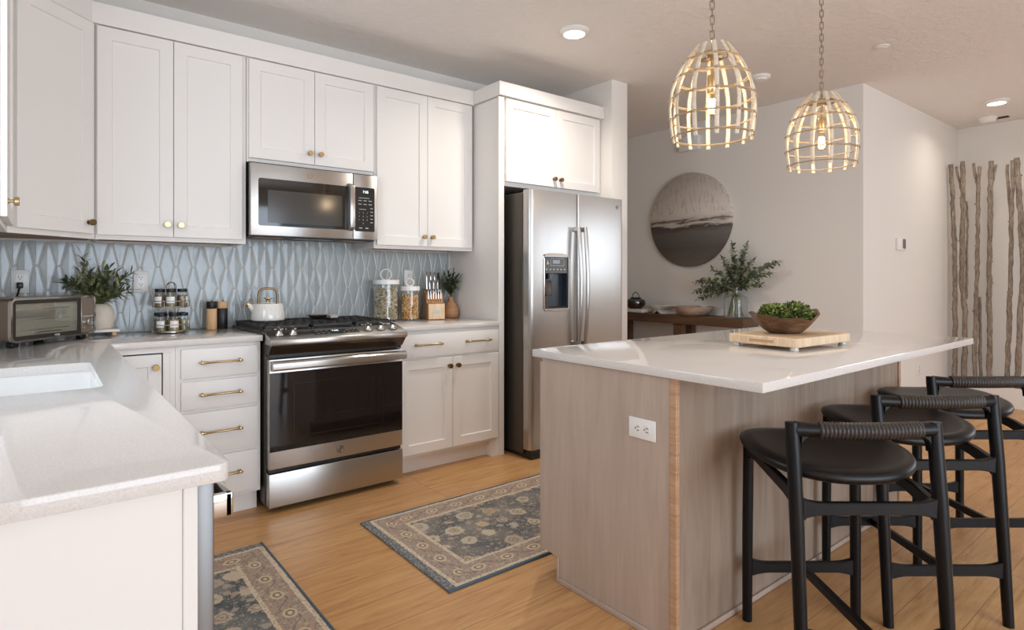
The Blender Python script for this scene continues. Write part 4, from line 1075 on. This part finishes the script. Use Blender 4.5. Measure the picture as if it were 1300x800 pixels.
for a, b in zip(rings, rings[1:]):
    for i in range(n):
        q = tuple(dict.fromkeys((a[i % len(a)], a[(i+1) % len(a)], b[(i+1) % len(b)], b[i % len(b)])))
        if len(q) > 2: fs.append(q)
m.add(vs, fs, Q); m.build('shell', 'walnut', bw, sharp=50)
gl_ = thing('boxwood_greenery', 'small-leaved green boxwood clusters filling the walnut bowl', 'plant', (1.665, -2.545, TZ1+.066), R(-30))
m = MB(); ms = MB(); rn = random.Random(9)
for cx, cy, r_, hz in ((-.055, 0, .066, .072), (.05, .005, .074, .082)):
    ms.ball((cx, cy, .066), r_*.72, 16, 10, X=Q, sz=.72)
    for k in range(950):
        a = rn.uniform(0, 2*PI); ph = math.acos(rn.uniform(-.15, 1)); d_ = Vector((math.sin(ph)*math.cos(a), math.sin(ph)*math.sin(a), math.cos(ph)))
        rr_ = r_*rn.uniform(.70, 1.04); p = Q @ Vector((cx+d_.x*rr_, cy+d_.y*rr_*.9, .070+d_.z*rr_*.82))
        dd = (Q.to_3x3() @ d_)+Vector((rn.uniform(-.8, .8), rn.uniform(-.8, .8), rn.uniform(-.4, .8)))
        leaf(m, p, dd, (rn.uniform(-1, 1), rn.uniform(-1, 1), .6), rn.uniform(.010, .015), rn.uniform(.007, .010), .1, 3)
ms.build('stems', mat('dark_moss', (40, 54, 28), .9), gl_); m.build('leaves', 'box', gl_, sharp=180)

# ================================================================ LEFT COUNTER DRESSING
# toaster oven
TB = Vector((-.998, -.627, 0)); ang = math.atan2(.346, .304)
to = thing('toaster_oven', 'low wide toaster oven with glass door in the worktop corner', 'oven', (TB.x, TB.y, TZ1), ang)
Q = WM[to.name]     # local x along the front, -y towards the room
W_, D_, H_ = .462, .285, .208; z0 = .026
MB().prism(rrect(0, W_, z0, z0+H_-.026, .022, 5), .012, D_, 'y', X=Q).build('shell', mat('taupe_metal', (140, 127, 116), .33, .7), to)
m = MB(); oo = rrect(-.003, W_+.003, z0-.003, z0+H_-.023, .025, 6); ii = rrect(.006, W_-.006, z0+.006, z0+H_-.032, .018, 6); n = len(oo)
vs = [(p[0], 0, p[1]) for p in oo]+[(p[0], 0, p[1]) for p in ii]+[(p[0], .014, p[1]) for p in oo]+[(p[0], .014, p[1]) for p in ii]; fs = []
for i in range(n): j = (i+1) % n; fs += [(i, j, n+j, n+i), (2*n+i, 2*n+j, 3*n+j, 3*n+i), (i, j, 2*n+j, 2*n+i), (n+i, n+j, 3*n+j, 3*n+i)]
m.add(vs, fs, Q); m.build('front_frame', 'chrome', to)
MB().box(.0065, .372, .0085, .0115, z0+.0065, z0+H_-.033, .003, 1, X=Q).build('door_backing', mat('oven_cavity', (150, 146, 130), .45), to)
dr = MB(); frame_mb(dr, .0065, .374, z0+.0065, z0+H_-.0325, .016, .002, .008, Q); dr = dr.build('door', mat('dark_door_frame', (52, 48, 44), .3), to)
m = MB()
for i in range(3): m.tube([Q @ Vector((.026, .0066, z0+.045+.045*i)), Q @ Vector((.31, .0066, z0+.045+.045*i))], .0016 if i != 2 else .002, 6)
m.build('rack', 'chrome', dr)
MB().box(.026, .29, .0058, .0080, z0+.100, z0+.126, X=Q).build('crumb_element', mat('perforated_plate', (150, 146, 136), .4, .6), dr)
MB().box(.0235, .357, .0035, .0050, z0+.0235, z0+H_-.0495, X=Q).build('glass', 'clear', dr)
MB().text('ninja', .016, Q @ Matrix.Translation((.235, .0016, z0+.0145)) @ Matrix.Rotation(PI/2, 4, 'X')).build('lettering', 'white_plastic', dr)
MB().tube([Q @ Vector((.12, .004, z0+.034)), Q @ Vector((.12, -.012, z0+.034)), Q @ Vector((.24, -.012, z0+.034)), Q @ Vector((.24, .004, z0+.034))], .003, 8).build('door_handle', 'chrome', dr)
cp_ = MB().box(.378, W_-.0065, .003, .011, z0+.0065, z0+H_-.0325, .003, 1, X=Q).build('control_panel', mat('taupe_panel', (152, 138, 126), .36, .5), to)
m = MB()
for i in range(7): m.box(.388+.0095*i, .394+.0095*i, .0022, .0029, z0+.0835, z0+.0865, X=Q)
m.build('button_marks', 'white_plastic', cp_)
kq = Q @ Matrix.Translation((.417, .003, z0+.058)) @ Matrix.Rotation(PI/2, 4, 'X')
MB().lathe([(0, 0), (.020, 0), (.020, .008), (.018, .016), (.0165, .018), (0, .017)], n=28, X=kq).build('dial', 'chrome', cp_)
for x in (.391, .443): MB().lathe([(0, 0), (.0045, 0), (.0045, .004), (0, .004)], n=14, X=Q @ Matrix.Translation((x, .003, z0+.030)) @ Matrix.Rotation(PI/2, 4, 'X')).build('button', 'chrome', cp_)
for x, y in ((.04, .03), (W_-.05, .03), (.04, D_-.04), (W_-.05, D_-.04)): MB().box(x-.018, x+.018, y-.012, y+.02, .0005, z0-.0005, .004, 1, X=Q).build('foot', 'black_plastic', to)
MB().box(-.998, -.972, -.052, -.0225, 1.158, 1.188, .005, 2).build('plug', 'black_plastic', to)
MB().tube([(-.986, -.045, 1.162), (-.990, -.062, 1.14), (-1.00, -.07, 1.10), (-1.01, -.075, 1.02), (-1.02, -.10, .94), (-1.02, -.19, .935)], .0045, 8).build('power_cord', 'black_plastic', to)
# riser board, pot and olive plant
px_, py_ = -.668, -.130
rs_ = thing('serving_board', 'small white footed riser under the cream pot beside the toaster oven', 'board', (px_, py_, TZ1))
MB().prism(rrect(px_-.085, px_+.085, py_-.085, py_+.085, .012), TZ1+.020, TZ1+.034, 'z', .002, 1).build('top', 'marble', rs_)
for x in (-.06, .06):
    for y in (-.06, .06): MB().box(px_+x-.010, px_+x+.010, py_+y-.010, py_+y+.010, TZ1+.0005, TZ1+.0198, .002, 1).build('foot', 'pale_wood', rs_)
pz = TZ1+.0345
po = thing('plant_pot', 'rounded cream pot behind the toaster oven', 'pot', (px_, py_, pz))
MB().lathe([(0, .0005), (.056, .0005), (.064, .012), (.068, .045), (.066, .085), (.058, .108), (.045, .124), (.036, .128), (.034, .124), (.05, .10), (.058, .07), (.055, .02), (0, .012)], (px_, py_, pz), 40).build('body', 'pot', po)
ol = thing('olive_plant', 'bushy olive-leaved greenery growing from the cream pot', 'plant', (px_, py_, pz+.10))
rn = random.Random(4); tg = []
for i in range(34):
    x = rn.uniform(-.17, .15); z = rn.uniform(.03, .17) if abs(x) > .06 else rn.uniform(.10, .20)
    y = rn.uniform(-.10, .085)
    if x < -.03: z = max(z, .11)
    tg.append((px_+x, py_+y, pz+.125+z))
tg += [(px_-.075, py_, pz+.385), (px_+.16, py_, pz+.30), (px_-.16, py_-.02, pz+.255), (px_-.10, py_-.09, pz+.18), (px_+.12, py_-.09, pz+.2)]
spray(ol, tg, lambda r: (px_+r.uniform(-.015, .015), py_+r.uniform(-.015, .015), pz+.06), lambda r: (px_+r.uniform(-.018, .018), py_+r.uniform(-.018, .018), pz+.128), .074, .021, .036, 'olive', 'stem', .35, .0022, 8, fan=.8)
# spice rack
sx, sy = -.350, -.185
sr = thing('spice_rack', 'two-tier chrome carousel rack loaded with spice jars', 'rack', (sx, sy, TZ1))
m = MB().lathe([(0, .0005), (.070, .0005), (.078, .006), (.078, .010), (0, .010)], (sx, sy, TZ1), 40); m.build('base', 'chrome', sr)
m = MB().lathe([(0, .136), (.078, .136), (.079, .139), (0, .139)], (sx, sy, TZ1), 40); m.build('tier', 'chrome', sr)
m = MB()
for z in (.045, .012, .172, .142): m.ring((sx, sy, TZ1+z), .088, .002, 40, 6)
for k in range(6):
    a = 2*PI*k/6
    m.tube([(sx+.088*math.cos(a), sy+.088*math.sin(a), TZ1+.008), (sx+.088*math.cos(a), sy+.088*math.sin(a), TZ1+.046)], .002, 6)
    m.tube([(sx+.088*math.cos(a), sy+.088*math.sin(a), TZ1+.138), (sx+.088*math.cos(a), sy+.088*math.sin(a), TZ1+.173)], .002, 6)
m.build('guard_rails', 'chrome', sr)
m = MB()
for k in range(4):
    a = PI/4+PI/2*k; x, y = sx+.028*math.cos(a), sy+.028*math.sin(a); m.tube([(x, y, TZ1+.01), (x, y, TZ1+.255), (sx+.018*math.cos(a), sy+.018*math.sin(a), TZ1+.268), (sx, sy, TZ1+.272)], .0025, 6)
m.build('posts', 'chrome', sr)
def make_jar(lbl, fill, loc, rz):
    t_ = thing('spice_jar', lbl, 'jar', (0, 0, 0), 0, 'spice jars on the carousel rack'); k = dict(parent=t_, local=True)
    MB().lathe([(0, .0005), (.0235, .0005), (.0255, .004), (.0255, .072), (.022, .080), (.021, .080), (.0245, .071), (.0245, .005), (0, .003)], n=20).build('glass', 'clear', **k)
    MB().lathe([(0, .0035), (.0240, .0035), (.0240, .062), (0, .064)], n=20).build('spice', fill, **k)
    MB().lathe([(0, .0805), (.0230, .0805), (.0240, .082), (.0240, .095), (.0230, .097), (0, .097)], n=20).build('lid', 'black_plastic', **k)
    lb = MB(); vs = []; n = 10
    for z in (.022, .056):
        for i in range(n+1): a = -PI/2+R(-48+96*i/n); vs.append((.0260*math.cos(a), .0260*math.sin(a), z))
    lb.add(vs, [(i, i+1, n+2+i, n+1+i) for i in range(n)])
    l_ = lb.build('paper_label', 'white_plastic', **k)
    t_.location = loc; t_.rotation_euler = (0, 0, rz)
    return t_
kinds = ['green-brown herb', 'tan spice', 'reddish spice', 'brown spice']
protos = {}
view = math.atan2(sy+3.8345, sx+.897)+PI   # towards the camera side
pos = ['at the front', 'at the front left', 'at the back left', 'at the back', 'at the back right', 'at the front right']
for tier, zt in (('upper', .1395), ('lower', .0105)):
    for k in range(6):
        a = view-2*PI*k/6+.22*(tier == 'lower'); loc = (sx+.0600*math.cos(a), sy+.0600*math.sin(a), TZ1+zt)
        fi = (k*3+(0 if tier == 'upper' else 1)) % 4
        lbl = 'jar of %s with black lid, %s of the %s tier' % (kinds[fi], pos[k], tier)
        rz = a+PI/2+(.5 if k % 2 else -.15)
        if fi not in protos: protos[fi] = make_jar(lbl, SP[fi], loc, rz)
        else: dup(protos[fi], loc, rz, lbl)
# mills
for x, b, c_, lbl in ((-.137, 'pale_wood', 'black_plastic', 'pale wooden mill with black top, left of the pair beside the stove'), (-.080, 'black_plastic', 'pale_wood', 'black mill with pale wooden top, right of the pair beside the stove')):
    t_ = thing('pepper_mill', lbl, 'mill', (x, -.12, TZ1), 0, 'pair of grinders left of the stove')
    MB().lathe([(0, .0005), (.0265, .0005), (.0275, .002), (.0275, .118), (.0265, .1195), (0, .1195)], (x, -.12, TZ1), 28).build('body', b, t_)
    MB().lathe([(0, .1205), (.0265, .1205), (.0275, .122), (.0275, .158), (.0265, .160), (0, .160)], (x, -.12, TZ1), 28).build('head', c_, t_)
    MB().lathe([(0, .160), (.005, .160), (.006, .166), (0, .168)], (x, -.12, TZ1), 12).build('nut', 'chrome', t_)

# ================================================================ ON THE STOVE
kx, ky, kz = .145, -.22, .9580
ke = thing('kettle', 'white enamel kettle with brass handle on the rear left burner', 'kettle', (kx, ky, kz))
MB().lathe([(0, .0005), (.086, .0005), (.093, .006), (.094, .018), (.083, .098), (.080, .101), (0, .103)], (kx, ky, kz), 44).build('body', 'enamel', ke)
l_ = MB().lathe([(0, .1035), (.040, .1035), (.041, .1065), (0, .110)], (kx, ky, kz), 32).build('lid', 'enamel', ke)
MB().lathe([(0, .1085), (.011, .1085), (.009, .118), (.012, .124), (.024, .130), (.024, .134), (0, .135)], (kx, ky, kz), 24).build('lid_knob', 'brass', l_)
vd = Vector((.985, -.174, 0))    # kettle's handle and spout lie across the view
def kp_(s_, z): return (kx+vd.x*s_, ky+vd.y*s_, kz+z)
pts = [kp_(-.052, .100), kp_(-.052, .150), kp_(-.047, .172), kp_(-.032, .186), kp_(0, .190), kp_(.032, .186), kp_(.047, .172), kp_(.052, .150), kp_(.052, .100)]
nrm = Vector((.174, .985, 0))
MB().tube(pts, 1, 8, flat=(.0160, .0070), up=tuple(nrm)).build('handle', mat('bronze_handle', (122, 98, 70), .34, 1), ke)
sp_ = MB().tube([kp_(-.062, .045), kp_(-.080, .068), kp_(-.104, .094)], [.022, .017, .014], 18).build('spout', 'enamel', ke)
MB().tube([kp_(-.102, .092), kp_(-.112, .103)], [.0165, .0165], 18).tube([kp_(-.100, .104), kp_(-.092, .122), kp_(-.089, .130)], [.004, .006, .008], 10).build('whistle_cap', 'brass', sp_)
sr_ = thing('spoon_rest', 'dark spoon rest with bronze bowl and pale ridged handle on the cooktop', 'spoon rest', (.47, -.25, .9575))
Q = Matrix.Translation((.455, -.20, .9575))
MB().lathe([(0, .0005), (.030, .0005), (.050, .012), (.056, .022), (.052, .022), (.03, .009), (0, .007)], n=32, X=Q, sx=1.2, sy=.9).build('dish', 'cast_iron', sr_)
MB().lathe([(0, .0078), (.028, .0098), (.049, .0215), (.047, .0215), (0, .0095)], n=32, X=Q, sx=1.2, sy=.9).build('bowl_lining', mat('bronze_glaze', (186, 156, 116), .3, .3), sr_)
m = MB().box(.468, .506, -.345, -.235, .9585, .9660, .002, 1); m.build('handle', 'cast_iron', sr_)
m = MB().box(.463, .511, -.375, -.305, .9665, .984, .003, 1)
for i in range(5): m.box(.463, .511, -.370+.012*i, -.365+.012*i, .984, .9855)
m.build('handle_end', mat('pale_ridged_metal', (190, 178, 160), .35, .5), sr_)

# ================================================================ RIGHT COUNTER DRESSING
def canister(lbl, x, y, r, h, flabel, fm, seed, strand):
    t_ = thing('canister', lbl, 'jar', (x, y, TZ1))
    MB().lathe([(0, .0005), (r-.004, .0005), (r, .004), (r, h), (r-.003, h), (r-.003, .008), (0, .007)], (x, y, TZ1), 40).build('glass', 'clear', t_)
    l_ = MB().lathe([(0, h+.0005), (r-.001, h+.0005), (r+.004, h+.002), (r+.004, h+.028), (r+.001, h+.031), (0, h+.031)], (x, y, TZ1), 40).build('lid', 'white_plastic', t_)
    rr = r*.42; MB().ring((0, 0, 0), rr, .0045, 36, 8, X=Matrix.Translation((x, y, TZ1+h+.031+rr)) @ Matrix.Rotation(-.668, 4, 'Z') @ Matrix.Rotation(PI/2, 4, 'X')).build('ring_handle', 'white_plastic', l_)
    m = MB(); rn = random.Random(seed)
    for k in range(420):
        a = rn.uniform(0, 2*PI); rad_ = (r-.012)*math.sqrt(rn.uniform(.25, 1)); z = TZ1+.016+rn.uniform(0, 1)*(h-.05)
        d_ = Vector((rn.uniform(-1, 1), rn.uniform(-1, 1), rn.uniform(-.6, .6))).normalized(); c = Vector((x+rad_*math.cos(a), y+rad_*math.sin(a), z)); pts = []
        L = rn.uniform(*strand[1:])
        for i in range(5):
            u = (i/4-.5)*L; q = c+d_*u+Vector((0, 0, .006*math.sin(i*1.6+k)));
            off = Vector((q.x-x, q.y-y, 0))
            if off.length > r-.010: q -= off*(1-(r-.010)/off.length)
            q.z = min(max(q.z, TZ1+.012), TZ1+h-.008); pts.append(q)
        m.tube(pts, strand[0], 5)
    p_ = m.build('pasta', fm); tag(p_, flabel, 'pasta'); p_['kind'] = 'stuff'; recenter(p_, (x, y, TZ1+.01))
canister('larger glass canister with white ring lid beside the stove', .945, -.14, .086, .250, 'pale noodles heaped in the larger canister', 'pasta', 2, (.0030, .05, .09))
canister('smaller glass canister with white ring lid, next to the knife block', 1.104, -.185, .064, .205, 'orange and yellow pasta heaped in the smaller canister', 'pasta2', 3, (.0050, .025, .045))
# knife block
bx, by = 1.300, -.185
kb = thing('knife_block', 'wooden block full of steel-handled knives with slotted front', 'knife block', (bx, by, TZ1), R(-14))
Q = WM[kb.name]
MB().prism([(-.055, 0), (.075, 0), (.075, .215), (-.012, .175), (-.012, .118), (-.055, .112)], -.062, .062, 'x', .002, 1, X=Q @ Matrix.Translation((0, 0, .0005))).build('block', 'knife_wood', kb)
MB().box(-.058, .058, -.0565, -.0552, .004, .110, X=Q).build('front_face', 'butcher', kb)
o = MB().prism([(.024*math.cos(2*PI*k/20), .055+.010*math.sin(2*PI*k/20)) for k in range(20)], -.0578, -.0566, 'y', X=Q).build('name_plate', 'green_print', kb)
m = MB()
for i in range(6): m.box(-.050+.0185*i, -.046+.0185*i, -.0135, -.0122, .125, .172, X=Q)
m.build('slots', mat('slot_shadow_wood', (96, 62, 36), .7), kb)
def knife(x, y, L, m_, nm, lbl, z=.19):
    t_ = thing(nm, lbl, 'knife', tuple(Q @ Vector((x, y, z))), R(-14), 'knives in the block')
    QQ = Q @ Matrix.Translation((x, y, z)) @ Matrix.Rotation(-.10, 4, 'X')
    MB().tube([QQ @ Vector((0, .0, 0)), QQ @ Vector((0, 0, L*.5)), QQ @ Vector((0, 0, L*.9)), QQ @ Vector((0, 0, L))], [1, 1.05, 1.25, .7], 10, flat=(.0062, .0095), up=tuple(QQ.to_3x3() @ Vector((1, 0, 0)))).build('handle', m_, t_)
    MB().box(-.0012, .0012, -.008, .008, -.045, 0, X=QQ).build('blade', 'chrome', t_)
ord_ = ['left', 'middle', 'right']
for i in range(3): knife(-.042+.030*i, .045, .125, 'chrome', 'knife', 'tall steel-handled knife, %s of the back row in the block' % ord_[i], .212)
knife(.046, .045, .120, 'black_plastic', 'sharpening_steel', 'black-handled sharpener at the right of the knife block', .212)
for i in range(3): knife(-.030+.030*i, .012, .085, 'chrome', 'knife', 'shorter steel-handled knife, %s of the middle row' % ord_[i], .198)
for i in range(6): knife(-.048+.0185*i, -.006, .028, 'chrome', 'steak_knife', 'small steel-ended steak knife, number %s from the left in the front row' % ['one', 'two', 'three', 'four', 'five', 'six'][i], .188)
# wooden vase with dark leaves
vx2, vy2 = 1.474, -.13
vv = thing('wooden_vase', 'small turned wooden bottle vase at the end of the right worktop', 'vase', (vx2, vy2, TZ1))
MB().lathe([(0, .0005), (.044, .0005), (.050, .006), (.056, .030), (.055, .062), (.044, .096), (.026, .118), (.019, .128), (.018, .150), (.0205, .154), (.015, .154), (.014, .13), (0, .126)], (vx2, vy2, TZ1), 40).build('body', 'vase_wood', vv)
dl = thing('leafy_sprigs', 'dark narrow-leaved sprigs standing in the wooden vase', 'plant', (vx2, vy2, TZ1+.13)); rn = random.Random(6); tg = []
for i in range(17): q_ = rn.uniform(-1, 1); tg.append((vx2+.055*q_-.020, vy2-.075*q_-.01+rn.uniform(-.03, .03), TZ1+.165+rn.uniform(.05, .185)*(1.05-.35*abs(q_))))
tg += [(vx2-.02, vy2+.02, TZ1+.36), (vx2+.030, vy2-.08, TZ1+.30), (vx2-.08, vy2+.05, TZ1+.31)]
spray(dl, tg, lambda r: (vx2+r.uniform(-.006, .006), vy2+r.uniform(-.006, .006), TZ1+.128), lambda r: (vx2+r.uniform(-.007, .007), vy2+r.uniform(-.007, .007), TZ1+.16), .060, .018, .026, 'dark_leaf', 'stem', .12, .0018, 11, fan=.7)
